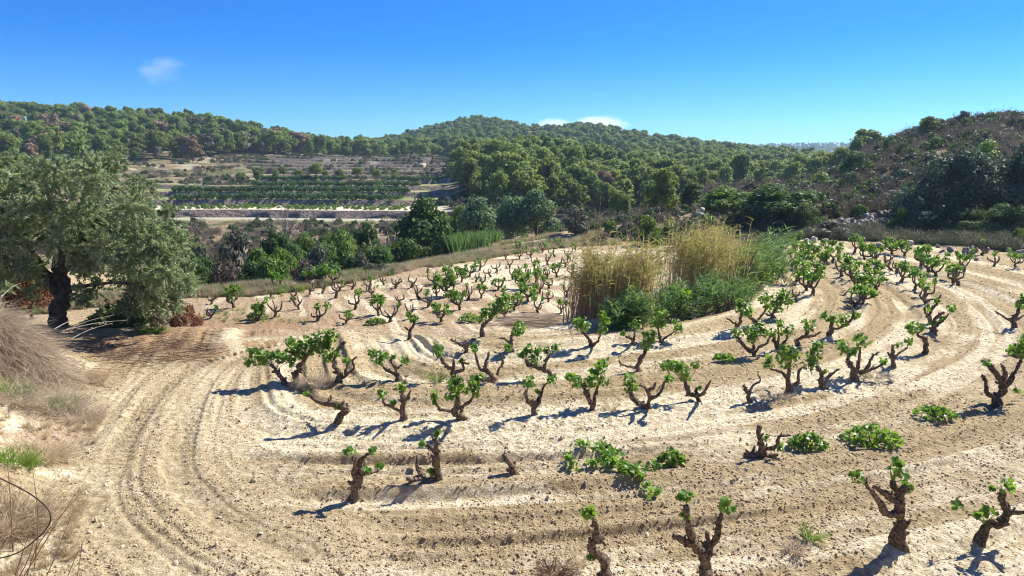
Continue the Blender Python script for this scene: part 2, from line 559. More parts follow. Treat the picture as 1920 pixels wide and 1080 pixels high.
M = {}
M['soil'] = soil_mat()
M['hill'] = hill_mat()
M['bark'] = plain_mat('vine_bark', (.050, .036, .028), (.27, .205, .15), 30, .95, 1.0, 70, .03, .1)
M['wood'] = plain_mat('tree_bark', (.05, .04, .032), (.17, .13, .10), 6, .9, .8, 20, .05)
M['deadwood'] = plain_mat('dead_wood', (.22, .19, .17), (.42, .37, .33), 6, .9, .3, 20, .02)
M['vine'] = leaf_mat('vine_leaf', (.040, .125, .020), (.14, .27, .036), .42, (.28, .46, .045), .42, .4, .3)
M['shoot'] = plain_mat('vine_shoot', (.16, .19, .05), (.25, .26, .08), 10, .7, 0)
M['pine'] = leaf_mat('pine_needles', (.095, .150, .034), (.255, .325, .072), .38, (.36, .43, .09), .6, .15, .45)
M['pine_far'] = leaf_mat('distant_pine_needles', (.085, .138, .040), (.220, .285, .072), .38, (.32, .38, .09), .6, .15, .45)
M['pine_brown'] = leaf_mat('dried_pine_needles', (.22, .145, .09), (.36, .25, .165), .2, (.36, .25, .16), .7, .1, .4)
M['pine_grey'] = leaf_mat('sparse_pine_needles', (.12, .10, .075), (.21, .18, .13), .2, (.21, .18, .12), .7, .2, .4)
M['broad'] = leaf_mat('dark_broad_leaf', (.032, .075, .024), (.095, .165, .048), .3, (.17, .27, .055), .6, .15, .3)
M['laurel'] = leaf_mat('grey_green_leaf', (.075, .15, .07), (.21, .31, .15), .3, (.27, .38, .14), .6, .15, .25)
M['laurel_dark'] = leaf_mat('dark_grey_green_leaf', (.035, .065, .045), (.095, .145, .095), .25, (.12, .18, .10), .6, .15, .25)
M['bright'] = leaf_mat('bright_leaf', (.055, .12, .022), (.15, .24, .045), .38, (.24, .36, .05), .5, .3, .35)
M['scrub'] = leaf_mat('scrub_leaf', (.06, .072, .045), (.15, .16, .10), .2, (.16, .17, .09), .6, .2, .5)
M['dryscrub'] = leaf_mat('dry_scrub', (.12, .092, .070), (.27, .218, .165), .15, (.28, .22, .16), .8, .1, .5)
M['redscrub'] = leaf_mat('rust_leaf', (.13, .06, .035), (.29, .15, .085), .3, (.33, .16, .08), .7, .1, .3)
M['olive'] = leaf_mat('olive_leaf', (.10, .15, .062), (.40, .48, .28), .38, (.36, .47, .17), .5, .3, .1)
M['cane_dry'] = leaf_mat('dry_cane', (.37, .25, .13), (.66, .49, .285), .45, (.64, .46, .24), .6, .3, .15)
M['cane_top'] = leaf_mat('yellowing_cane_leaf', (.16, .18, .045), (.40, .38, .11), .4, (.44, .42, .10), .55, .3, .15)
M['cane_green'] = leaf_mat('green_cane_leaf', (.045, .115, .035), (.14, .25, .08), .36, (.22, .35, .08), .55, .25, .15)
M['plume'] = leaf_mat('cane_plume', (.36, .25, .13), (.50, .36, .20), .4, (.5, .36, .18), .8, .1, .1)
M['straw'] = leaf_mat('dry_grass', (.34, .26, .16), (.60, .49, .34), .35, (.60, .48, .31), .7, .2, .15)
M['greystraw'] = leaf_mat('grey_dry_stems', (.32, .25, .18), (.62, .52, .39), .3, (.60, .49, .36), .7, .2, .1)
M['grass'] = leaf_mat('green_grass', (.08, .15, .02), (.19, .29, .05), .4, (.28, .42, .06), .5, .3, .2)
M['litterwood'] = leaf_mat('brushwood', (.12, .07, .045), (.30, .20, .135), .05, (.2, .12, .08), .8, .1, .15)
M['stone'] = plain_mat('pale_limestone', (.42, .34, .24), (.76, .67, .52), 5, .9, .6, 18, .03)
M['clod'] = plain_mat('soil_clod', (.33, .23, .135), (.52, .385, .245), 8, .95, .6, 30, .02)
M['boulder'] = plain_mat('grey_boulder', (.15, .135, .115), (.33, .30, .255), 2.5, .9, .8, 8, .08)
M['white'] = plain_mat('white_render', (.70, .68, .64), (.80, .78, .74), 1, .8, .1)
M['ochre'] = plain_mat('ochre_stone', (.46, .36, .25), (.62, .50, .37), 1.5, .9, .4)
M['tile'] = plain_mat('clay_tile', (.30, .13, .07), (.45, .22, .13), 3, .8, .3)
M['glass'] = plain_mat('window_glass', (.03, .04, .05), (.05, .06, .07), 1, .15, 0, spec=.6)
M['hose'] = plain_mat('black_hose', (.018, .014, .013), (.035, .028, .025), 10, .5, 0)


# ------------------------------------------------------------------ mesh helpers
def raw_mesh(name, V, F, mat=None, var=None, attrs=None, smooth=False):
    V = np.asarray(V, np.float32)
    me = bpy.data.meshes.new(name)
    Fs = F if isinstance(F, list) else [F]
    Fs = [np.asarray(f, np.int32) for f in Fs if len(f)]
    nl = sum(f.size for f in Fs)
    npoly = sum(len(f) for f in Fs)
    me.vertices.add(len(V))
    me.vertices.foreach_set('co', V.ravel())
    me.loops.add(nl)
    me.loops.foreach_set('vertex_index', np.concatenate([f.ravel() for f in Fs]))
    me.polygons.add(npoly)
    st = np.cumsum(np.concatenate([[0]] + [np.full(len(f), f.shape[1]) for f in Fs]))[:-1]
    me.polygons.foreach_set('loop_start', st.astype(np.int32))
    if smooth:
        me.polygons.foreach_set('use_smooth', np.ones(npoly, bool))
    if var is not None:
        a = me.attributes.new('var', 'FLOAT', 'POINT')
        a.data.foreach_set('value', np.asarray(var, np.float32))
    for k, v in (attrs or {}).items():
        a = me.attributes.new(k, 'FLOAT', 'POINT')
        a.data.foreach_set('value', np.asarray(v, np.float32))
    me.update(calc_edges=True)
    if mat:
        me.materials.append(mat)
    return me


def link(name, data, parent=None, loc=None, rot=None, scale=None, linked=True):
    o = bpy.data.objects.new(name, data)
    if linked:
        COL.objects.link(o)
    if parent:
        o.parent = parent
    if loc is not None:
        o.location = [float(c) for c in loc]
    if rot is not None:
        o.rotation_euler = rot
    if scale is not None:
        o.scale = scale
    return o


def tag(o, label, cat, group=None, kind=None):
    o['label'] = label
    o['category'] = cat
    if group:
        o['group'] = group
    if kind:
        o['kind'] = kind
    return o


def thing(name, label, cat, loc, group=None, rot=None, scale=None):
    return tag(link(name, None, None, loc, rot, scale), label, cat, group)


class Acc:
    """collects vertices and faces of one part"""
    def __init__(s):
        s.V, s.F, s.var, s.n = [], {}, [], 0

    def add(s, V, F, var=.5):
        V = np.asarray(V, float)
        s.V.append(V)
        for f in (F if isinstance(F, list) else [F]):
            f = np.asarray(f, int)
            if len(f):
                s.F.setdefault(f.shape[1], []).append(f + s.n)
        s.var.append(np.full(len(V), var) if np.isscalar(var) else np.asarray(var))
        s.n += len(V)
        return s

    def mesh(s, name, mat, smooth=False):
        return raw_mesh(name, np.vstack(s.V), [np.vstack(f) for f in s.F.values()], mat, np.concatenate(s.var), smooth=smooth)

    def build(s, name, mat, parent=None, smooth=False, loc=None):
        return link(name, s.mesh(name, mat, smooth), parent, loc)


def unit(v):
    return v / (np.linalg.norm(v, axis=-1, keepdims=True) + 1e-9)


def rand_dir(n, rg):
    return unit(rg.normal(size=(n, 3)))


def frames(N, rg, along=None):
    """rotation matrices whose z column is N; y column along a given or random direction"""
    a = rg.normal(size=N.shape) if along is None else along
    x = unit(np.cross(a, N))
    y = np.cross(N, x)
    return np.stack([x, y, N], axis=2)


def inst(T, F, P, Rm, S):
    """stamp template T (k,3), faces F, at P with rotation Rm (n,3,3) and scale S (n,) or (n,3)"""
    n, k = len(P), len(T)
    S = np.asarray(S, float)
    if S.ndim == 1:
        S = np.repeat(S[:, None], 3, 1)
    X = T[None] * S[:, None, :]
    V = np.einsum('nij,nkj->nki', Rm, X) + P[:, None, :]
    off = (np.arange(n) * k)[:, None, None]
    Fs = [(np.asarray(f)[None] + off).reshape(-1, np.asarray(f).shape[1]) for f in (F if isinstance(F, list) else [F])]
    return V.reshape(-1, 3), Fs


QUAD_T = np.array([[-.5, -.5, 0], [.5, -.5, 0], [.5, .5, 0], [-.5, .5, 0]])
QUAD_F = np.array([[0, 1, 2, 3]])
LANCE_T = np.array([[0, -.5, 0], [.13, -.05, .03], [0, .5, 0], [-.13, -.05, .03]])     # olive-like leaf
TUFT_T = np.array([[-.5, -.35, .08], [.1, -.5, 0], [.5, -.05, .1], [.25, .5, 0], [-.35, .4, .05]])
TUFT_F = np.array([[0, 1, 2, 3, 4]])
VL = [(0, -.42), (.34, -.5), (.5, -.1), (.30, .06), (.36, .34), (.10, .26), (0, .55), (-.10, .26), (-.36, .34), (-.30, .06), (-.5, -.1), (-.34, -.5)]
VINE_T = np.array([[0, -.15, -.05]] + [[a, b, .10 * abs(a) * 2 + .05 * b] for a, b in VL])
VINE_F = np.array([[0, 1 + i, 1 + (i + 1) % 12] for i in range(12)])
VINE_T2 = np.array([[0, -.45, 0], [.5, -.25, .1], [.38, .3, .08], [0, .55, 0], [-.38, .3, .08], [-.5, -.25, .1]])
VINE_F2 = np.array([[0, 1, 2, 3], [0, 3, 4, 5]])


def tube(P, rad, sides=8, step=None, rg=R, knob=.18, cap=True):
    """gnarled tube along polyline P (smoothed)"""
    P = np.asarray(P, float)
    L = np.linalg.norm(np.diff(P, axis=0), axis=1).sum()
    n = max(2, int(round(L / max(step or L / 8, 1e-3) / max(len(P) - 1, 1))))
    Q = smooth_poly(P, n) if len(P) > 1 else P
    rad = np.asarray(rad, float)
    rr = np.interp(np.linspace(0, 1, len(Q)), np.linspace(0, 1, len(rad)), rad)
    if knob > .25:
        sw = np.linspace(0, L, len(Q))
        sdw = int(rg.integers(1, 9999))
        wv = np.stack([vnoise(sw * 13, sw * 0 + .3 + 7 * c, sdw + c) + .6 * vnoise(sw * 29, sw * 0 + .3, sdw + 5 + c) - .8 for c in range(3)], 1)
        env = np.minimum(1, np.minimum(sw, L - sw) / (.08 * L + 1e-6))[:, None]
        Q = Q + wv * rr[:, None] * 1.0 * env
    T = unit(np.gradient(Q, axis=0))
    ref = np.array([.31, .87, .38])
    A = unit(np.cross(T, ref))
    B = np.cross(T, A)
    ang = np.linspace(0, 2 * math.pi, sides, endpoint=False)
    s = np.linspace(0, L, len(Q))
    sd = int(rg.integers(1, 9999))
    lo = 1 + knob * 1.6 * (vnoise(s * 14, s * 0 + .5, sd) - .5)
    ridge = 1 + knob * 1.6 * (vnoise(np.repeat(s[:, None] * 9, sides, 1), np.tile(np.arange(sides)[None] * 1.7, (len(Q), 1)), sd + 1) - .5)
    rv = rr[:, None] * lo[:, None] * ridge
    V = Q[:, None, :] + rv[:, :, None] * (np.cos(ang)[None, :, None] * A[:, None, :] + np.sin(ang)[None, :, None] * B[:, None, :])
    V = V.reshape(-1, 3)
    i = np.arange(len(Q) - 1)[:, None] * sides
    j = np.arange(sides)[None]
    F = np.stack([i + j, i + (j + 1) % sides, i + sides + (j + 1) % sides, i + sides + j], -1).reshape(-1, 4)
    if cap:
        V = np.vstack([V, Q[0], Q[-1] + T[-1] * rr[-1] * .4])
        a, b, e = len(V) - 2, len(V) - 1, (len(Q) - 1) * sides
        t = np.array([[a, (k + 1) % sides, k] for k in range(sides)] + [[b, e + k, e + (k + 1) % sides] for k in range(sides)])
        return V, [F, t], Q
    return V, [F], Q


def ribbons(B, Dr, L, W, bend, rg, seg=3, up=None):
    """thin curved blades: base B (n,3), direction Dr, length L, width W, bend vector added at the tip (n,3)"""
    n = len(B)
    t = np.linspace(0, 1, seg + 1)
    C = B[:, None] + Dr[:, None] * (L[:, None] * t[None])[..., None] + bend[:, None] * (t ** 2)[None, :, None]
    side = unit(np.cross(Dr, rg.normal(size=Dr.shape)))
    w = (W[:, None] * (1 - .85 * t ** 1.5)[None])[..., None] * .5
    V = np.stack([C - side[:, None] * w, C + side[:, None] * w], 2).reshape(-1, 3)
    k = 2 * (seg + 1)
    f = np.array([[2 * i, 2 * i + 1, 2 * i + 3, 2 * i + 2] for i in range(seg)])
    F = (f[None] + (np.arange(n) * k)[:, None, None]).reshape(-1, 4)
    return V, F, k


# ------------------------------------------------------------------ ground
def ground_mesh():
    f = 41.5
    phi = np.radians(np.concatenate([np.linspace(-180, -f - 3, 22), np.linspace(-f, f, 880), np.linspace(f + 3, 180, 22)]))
    phi = phi[:-1]
    r = [0.4]
    while r[-1] < 66:
        q = r[-1]
        r.append(q + (0.45 if q < 5.6 else min(max(q * q / 3073 * 1.12, .02), .6)))
    r = np.array(r)
    PH, RR = np.meshgrid(phi, r)
    x, y = (RR * np.sin(PH)).ravel(), (RR * np.cos(PH)).ravel()
    z = Hbase(x, y)
    dz, pale, dirt, lit = field_detail(x, y)
    s, s1, s2 = furrow_s(x, y)
    # dry grass margins beyond the plots
    u = 960 + FPX * x / np.maximum(y, 1) / CT
    edge = np.interp(u, EDGE_U, EDGE_D)
    dry = sstep(-1.5, 1.5, y - edge + 2 * (fbm(x * .4, y * .4, 91, 2) - .5)) * (1 - sstep(1150, 1250, u))
    dry = np.maximum(dry, sstep(41, 46, y) * sstep(1150, 1250, u))
    dry = np.maximum(dry, sstep(-11, -14, x) * sstep(15, 17, y))
    road = np.exp(-((y - edge - 5.5) / 1.2) ** 2) * sstep(760, 860, u) * (1 - sstep(1020, 1080, u))
    pale = np.clip(np.maximum(pale * (1 - dry), road), 0, 1)
    dry = np.clip(dry * (1 - .9 * road), 0, 1)
    lit = lit * (1 - dry)
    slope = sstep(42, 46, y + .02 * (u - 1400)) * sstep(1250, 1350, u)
    z = z + dz
    nc = len(phi)
    i = np.arange(len(r) - 1)[:, None] * nc
    j = np.arange(nc)[None]
    F = np.stack([i + j, i + nc + j, i + nc + (j + 1) % nc, i + (j + 1) % nc], -1).reshape(-1, 4)[:, ::-1]
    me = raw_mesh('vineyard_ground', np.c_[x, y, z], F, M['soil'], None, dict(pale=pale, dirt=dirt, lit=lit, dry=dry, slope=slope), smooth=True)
    o = link('vineyard_ground', me)
    o['kind'] = 'structure'
    tag(o, 'pale tilled marl soil of the vineyard with curved furrows', 'ground', kind='structure')


def hills_mesh():
    f = 44
    phi = np.radians(np.concatenate([np.linspace(-180, -f - 4, 20), np.linspace(-f, f, 420), np.linspace(f + 4, 180, 20)]))[:-1]
    r = np.concatenate([np.arange(50.0, 100, 1.1), np.arange(100, 240, .42), np.arange(240, 262, 1.0), np.geomspace(262.5, 2500, 110)])
    PH, RR = np.meshgrid(phi, r)
    # rows run across the valley (constant depth) where the terraces are
    K = 1 / np.maximum(np.cos(PH), .72)
    x, y = (RR * K * np.sin(PH)).ravel(), (RR * K * np.cos(PH)).ravel()
    z = Hbase(x, y)
    z = z - .08 * (np.hypot(x, y) < 65.3)
    u = 960 + FPX * x / np.maximum(y, 1) / CT
    w = 3.0 * (fbm(x / 40.0, y * 0 + 3.1, 5, 2) - .5) + 0.05 * x
    Dw = y + w
    lowm = sstep(230, 290, u) * (1 - sstep(800, 870, u)) * sstep(100, 102, Dw) * (1 - sstep(150, 158, Dw))
    upm = sstep(430, 500, u) * (1 - sstep(840, 880, u)) * sstep(150, 158, Dw) * (1 - sstep(236, 246, Dw))
    wall = np.zeros_like(x)
    for d in STAIR_D[1:]:
        wall = np.maximum(wall, ((Dw > d - .25) & (Dw < d + .75)).astype(float))
    wall = wall * (lowm + upm)
    tread = lowm * (1 - wall) + .85 * upm * (1 - wall)
    road = lowm * ((Dw > 104) & (Dw < 107.3))
    tread = tread * (1 - road)
    marl = lowm * ((Dw > 109) & (Dw < 120.5)) * (1 - wall)
    marl = np.maximum(marl, .35 * sstep(.62, .72, fbm(x / 9, y / 9, 77, 3)) * sstep(120, 200, y) * (1 - sstep(860, 880, u)))
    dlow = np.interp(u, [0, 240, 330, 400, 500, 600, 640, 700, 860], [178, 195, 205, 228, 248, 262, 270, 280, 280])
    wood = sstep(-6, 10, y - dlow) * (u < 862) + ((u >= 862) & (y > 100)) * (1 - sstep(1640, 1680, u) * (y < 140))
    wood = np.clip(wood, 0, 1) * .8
    nc = len(phi)
    i = np.arange(len(r) - 1)[:, None] * nc
    j = np.arange(nc)[None]
    F = np.stack([i + j, i + nc + j, i + nc + (j + 1) % nc, i + (j + 1) % nc], -1).reshape(-1, 4)[:, ::-1]
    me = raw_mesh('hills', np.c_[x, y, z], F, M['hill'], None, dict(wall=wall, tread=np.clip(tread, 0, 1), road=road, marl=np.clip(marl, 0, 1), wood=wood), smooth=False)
    o = link('hills', me)
    tag(o, 'terraced and wooded hills round the vineyard valley', 'hills', kind='structure')


ground_mesh()
hills_mesh()


def detail_z(x, y):
    z = Hbase(x, y)
    return z + field_detail(x, y)[0]


def dz1(x, y):
    return float(detail_z(np.array([float(x)]), np.array([float(y)]))[0])


# ------------------------------------------------------------------ geometry-node scatter for uncountable stuff
def gn_scatter(name, label, cat, P, protos, rg, smin, smax, tilt=.15, flatten=None, scale=None):
    n = len(P)
    me = bpy.data.meshes.new(name)
    me.vertices.add(n)
    me.vertices.foreach_set('co', np.asarray(P, np.float32).ravel())
    rot = np.c_[rg.normal(size=n) * tilt, rg.normal(size=n) * tilt, rg.uniform(0, 6.28, n)]
    s = rg.uniform(smin, smax, n)[:, None] * np.ones((1, 3)) if scale is None else np.asarray(scale)
    if flatten:
        s = s * np.c_[np.ones(n), np.ones(n), rg.uniform(*flatten, n)]
    for k, v in (('rot', rot), ('scl', s)):
        a = me.attributes.new(k, 'FLOAT_VECTOR', 'POINT')
        a.data.foreach_set('vector', np.asarray(v, np.float32).ravel())
    a = me.attributes.new('pick', 'INT', 'POINT')
    a.data.foreach_set('value', rg.integers(0, len(protos), n).astype(np.int32))
    o = link(name, me)
    tag(o, label, cat, kind='stuff')
    ng = bpy.data.node_groups.new(name + '_nodes', 'GeometryNodeTree')
    ng.interface.new_socket('Geometry', in_out='INPUT', socket_type='NodeSocketGeometry')
    ng.interface.new_socket('Geometry', in_out='OUTPUT', socket_type='NodeSocketGeometry')
    N, Lk = ng.nodes, ng.links
    gi, go = N.new('NodeGroupInput'), N.new('NodeGroupOutput')
    jn = N.new('GeometryNodeJoinGeometry')

    def na(nm, ty):
        q = N.new('GeometryNodeInputNamedAttribute')
        q.data_type = ty
        q.inputs['Name'].default_value = nm
        return q.outputs['Attribute']
    ra, sa, pa = na('rot', 'FLOAT_VECTOR'), na('scl', 'FLOAT_VECTOR'), na('pick', 'INT')
    e2r = N.new('FunctionNodeEulerToRotation')
    Lk.new(ra, e2r.inputs[0])
    for k, pr in enumerate(protos):
        oi = N.new('GeometryNodeObjectInfo')
        oi.inputs['Object'].default_value = pr
        cmp = N.new('FunctionNodeCompare')
        cmp.data_type = 'INT'
        cmp.operation = 'EQUAL'
        Lk.new(pa, cmp.inputs[2])
        cmp.inputs[3].default_value = k
        ip = N.new('GeometryNodeInstanceOnPoints')
        Lk.new(gi.outputs[0], ip.inputs['Points'])
        Lk.new(cmp.outputs[0], ip.inputs['Selection'])
        Lk.new(oi.outputs['Geometry'], ip.inputs['Instance'])
        Lk.new(e2r.outputs[0], ip.inputs['Rotation'])
        Lk.new(sa, ip.inputs['Scale'])
        Lk.new(ip.outputs[0], jn.inputs[0])
    Lk.new(jn.outputs[0], go.inputs[0])
    md = o.modifiers.new('scatter', 'NODES')
    md.node_group = ng
    return o


def pebble_mesh(name, rg, mat, rough=.28):
    V = np.array([(0, 0, 1), (.89, 0, .45), (.28, .85, .45), (-.72, .53, .45), (-.72, -.53, .45), (.28, -.85, .45),
                  (.72, .53, -.45), (-.28, .85, -.45), (-.89, 0, -.45), (-.28, -.85, -.45), (.72, -.53, -.45), (0, 0, -1)])
    F = [(0, 1, 2), (0, 2, 3), (0, 3, 4), (0, 4, 5), (0, 5, 1), (1, 6, 2), (2, 7, 3), (3, 8, 4), (4, 9, 5), (5, 10, 1),
         (2, 6, 7), (3, 7, 8), (4, 8, 9), (5, 9, 10), (1, 10, 6), (6, 11, 7), (7, 11, 8), (8, 11, 9), (9, 11, 10), (10, 11, 6)]
    V = V * (1 + rg.normal(size=(12, 1)) * rough * .6) * np.array([1, rg.uniform(.65, .95), rg.uniform(.45, .75)]) * .5
    return raw_mesh(name, V, np.array(F), mat)


# ------------------------------------------------------------------ foliage prototypes (unit height, base at z = 0)
def blob_leaves(acc, C, Rb, n, size, rg, T=TUFT_T, F=TUFT_F, up=.35, squash=.8, shell=.62, outward=1.0):
    d = rand_dir(n, rg)
    d[:, 2] = d[:, 2] * 1.0 + up * np.abs(rg.normal(size=n)) * .5
    d = unit(d)
    rad = Rb * (shell + (1 - shell) * rg.random(n)) * (1 + .12 * rg.normal(size=n))
    P = C + d * rad[:, None] * np.array([1, 1, squash])
    N = unit(d * outward + rg.normal(size=(n, 3)) * .42)
    V, Fs = inst(T, F, P, frames(N, rg), size * rg.uniform(.65, 1.3, n))
    acc.add(V, Fs, np.repeat(np.clip(rg.normal(.5, .28, n), 0, 1), len(T)))
    return P


def tree_proto(seed, kind, leaves, lsize):
    rg = np.random.default_rng(seed)
    acc, tr = Acc(), Acc()
    blobs = []
    if kind == 'pine':
        lean = rg.normal(size=2) * .05
        nb = int(rg.integers(10, 14))
        for k in range(nb):
            t = .26 + .66 * (k + .5) / nb
            form = seed % 4
            env = .40 * math.sqrt(max(.04, 1 - ((t - .46) / .56) ** 2))
            if form == 1:
                env = .37 * (1.06 - t) ** .8
            elif form == 2:
                t = .46 + .44 * (k + .5) / nb
                env = .46 * math.sqrt(max(.04, 1 - ((t - .62) / .36) ** 2))
            a = k * 2.4 + rg.normal() * .5
            rr = env * math.sqrt(rg.uniform(.15, 1)) * .75
            blobs.append((np.array([lean[0] * t + rr * math.cos(a), lean[1] * t + rr * math.sin(a), t]), rg.uniform(.10, .20)))
        blobs.append((np.array([lean[0], lean[1], .87]), .11))
        top, base, rb = .85, 0.0, .022
    elif kind == 'round':
        for k in range(30):
            d = rand_dir(1, rg)[0]
            d[2] = abs(d[2]) * 1.5 - .55
            t = np.clip(.50 + .36 * d[2], .12, .86)
            blobs.append((np.array([.36 * d[0] * rg.uniform(.6, 1), .36 * d[1] * rg.uniform(.6, 1), t]), rg.uniform(.11, .19)))
        top, base, rb = .6, 0.0, .025
    elif kind == 'bush':
        for k in range(22):
            a = rg.uniform(0, 6.28)
            q = math.sqrt(rg.random())
            blobs.append((np.array([.52 * q * math.cos(a), .52 * q * math.sin(a), .12 + .66 * (1 - q ** 2) * rg.uniform(.45, 1)]), rg.uniform(.13, .22)))
        top, base, rb = .35, 0.0, .02
    elif kind == 'tall':
        for k in range(26):
            t = rg.uniform(.1, .92)
            env = .30 * math.sqrt(max(.05, 1 - ((t - .42) / .56) ** 2))
            a = rg.uniform(0, 6.28)
            rr = env * math.sqrt(rg.random())
            blobs.append((np.array([rr * math.cos(a), rr * math.sin(a), t]), rg.uniform(.08, .14)))
        top, base, rb = .8, 0.0, .02
    w = np.array([b[1] ** 2 for b in blobs])
    w = w / w.sum()
    for (c, r), q in zip(blobs, w):
        blob_leaves(acc, c, r, max(6, int(leaves * q)), lsize, rg, squash=.75 if kind == 'pine' else .9)
    V, F, Q = tube([(0, 0, -.04), (rg.normal() * .015, rg.normal() * .015, top * .45), (blobs[-1][0][0] * .6, blobs[-1][0][1] * .6, top)], [rb * 1.25, rb * .9, rb * .4], 6, .12, rg, .15)
    tr.add(V, F)
    for c, r in blobs[::2]:
        z0 = max(.08, c[2] - .22)
        V, F, Q = tube([(c[0] * .05, c[1] * .05, z0 * .75), (c[0] * .5, c[1] * .5, c[2] - .07), c], [rb * .5, rb * .35, rb * .15], 4, .2, rg, .1, cap=False)
        tr.add(V, F)
    return acc, tr


def dry_proto(seed, leaves=260, twigs=150):
    """twiggy half-bare shrub, unit height"""
    rg = np.random.default_rng(seed)
    acc = Acc()
    d = rand_dir(twigs, rg)
    d[:, 2] = np.abs(d[:, 2]) + .35
    d = unit(d * np.array([1.1, 1.1, 1]))
    B = np.c_[rg.normal(size=(twigs, 2)) * .08, np.zeros(twigs)]
    L = rg.uniform(.45, .95, twigs)
    V, F, k = ribbons(B, d, L, np.full(twigs, .022), rg.normal(size=(twigs, 3)) * .1, rg)
    acc.add(V, F, np.repeat(rg.random(twigs), k))
    P = B + d * (L * rg.uniform(.5, 1.05, twigs))[:, None]
    i = rg.integers(0, twigs, leaves)
    Pl = P[i] + rg.normal(size=(leaves, 3)) * .09
    Pl[:, 2] = np.abs(Pl[:, 2])
    V, Fs = inst(LANCE_T, QUAD_F, Pl, frames(rand_dir(leaves, rg), rg), rg.uniform(.08, .17, leaves) * 1.2)
    acc.add(V, Fs, np.repeat(rg.random(leaves), 4))
    return acc


def tuft_proto(seed, n=40, w=.02, spread=.5, droop=.25):
    rg = np.random.default_rng(seed)
    acc = Acc()
    a = rg.uniform(0, 6.28, n)
    s = np.abs(rg.normal(size=n)) * spread
    d = unit(np.c_[np.cos(a) * s, np.sin(a) * s, np.ones(n)])
    B = np.c_[rg.normal(size=(n, 2)) * .12, np.zeros(n)]
    L = rg.uniform(.5, 1.1, n)
    V, F, k = ribbons(B, d, L, np.full(n, w), np.c_[d[:, :2] * droop, -np.full(n, droop * .5)], rg)
    acc.add(V, F, np.repeat(rg.random(n), k))
    return acc


PROTO = {}


def protos(kind, key, count, seed, leaves, lsize, mat):
    out = []
    for k in range(count):
        a, t = tree_proto(seed + k, kind, leaves, lsize)
        out.append((a.mesh('crown', mat, False), t.mesh('trunk', M['wood'], True)))
    PROTO[key] = out


protos('pine', 'pine', 10, 100, 2400, .050, M['pine'])
protos('pine', 'pine_near', 3, 130, 5200, .036, M['pine'])
protos('round', 'round', 4, 160, 6500, .034, M['broad'])
protos('bush', 'bush', 5, 190, 3200, .050, M['bright'])
protos('bush', 'bigbush', 2, 205, 15000, .024, M['laurel_dark'])
protos('tall', 'tall', 3, 220, 4200, .038, M['laurel'])
PROTO['dry'] = [(dry_proto(250 + k).mesh('crown', M['dryscrub']), None) for k in range(4)]


def plant(name, key, label, cat, loc, h, wfac=1.0, mat=None, group=None, rg=R, variant=None):
    """one tree or shrub: an Empty at its base with trunk and crown; h = height, wfac widens it"""
    pr = PROTO[key]
    cm, tm = pr[int(rg.integers(len(pr))) if variant is None else variant % len(pr)]
    t = thing(name, label, cat, loc, group, (0, 0, float(rg.uniform(0, 6.28))), (h * wfac, h * wfac, h))
    c = link('crown', cm, t)
    if mat:
        c.material_slots[0].link = 'OBJECT'
        c.material_slots[0].material = M[mat]
    if tm:
        link('trunk', tm, t)
    return t


WID = {'pine': .86, 'pine_near': .86, 'round': .86, 'bush': 1.25, 'bigbush': 1.25, 'tall': .66, 'dry': 1.25}


def plant_px(name, key, label, cat, u, D, ytop, wpx, mat=None, group=None, sink=.05, ybase=None):
    """place by image column, depth, image row of the top and width in pixels; stands on the terrain"""
    P = at_depth(u, ytop, D)
    g = hz(P[0], D)
    h = max(.4, P[2] - g + sink)
    if key in ('bush', 'bigbush'):
        h = h * 1.16
    zc = D * CT + (EYE - g) * ST
    w = wpx * zc / FPX
    return plant(name, key, label, cat, (P[0], D, g - sink), h, w / (h * WID[key]), mat, group)


ORD = ['first', 'second', 'third', 'fourth', 'fifth', 'sixth', 'seventh', 'eighth', 'ninth', 'tenth', 'eleventh', 'twelfth', 'thirteenth', 'fourteenth',
       'fifteenth', 'sixteenth', 'seventeenth', 'eighteenth', 'nineteenth', 'twentieth'] + ['%s-%s' % (a, b) for a in ('twenty', 'thirty', 'forty')
       for b in ('first', 'second', 'third', 'fourth', 'fifth', 'sixth', 'seventh', 'eighth', 'ninth', 'last')]


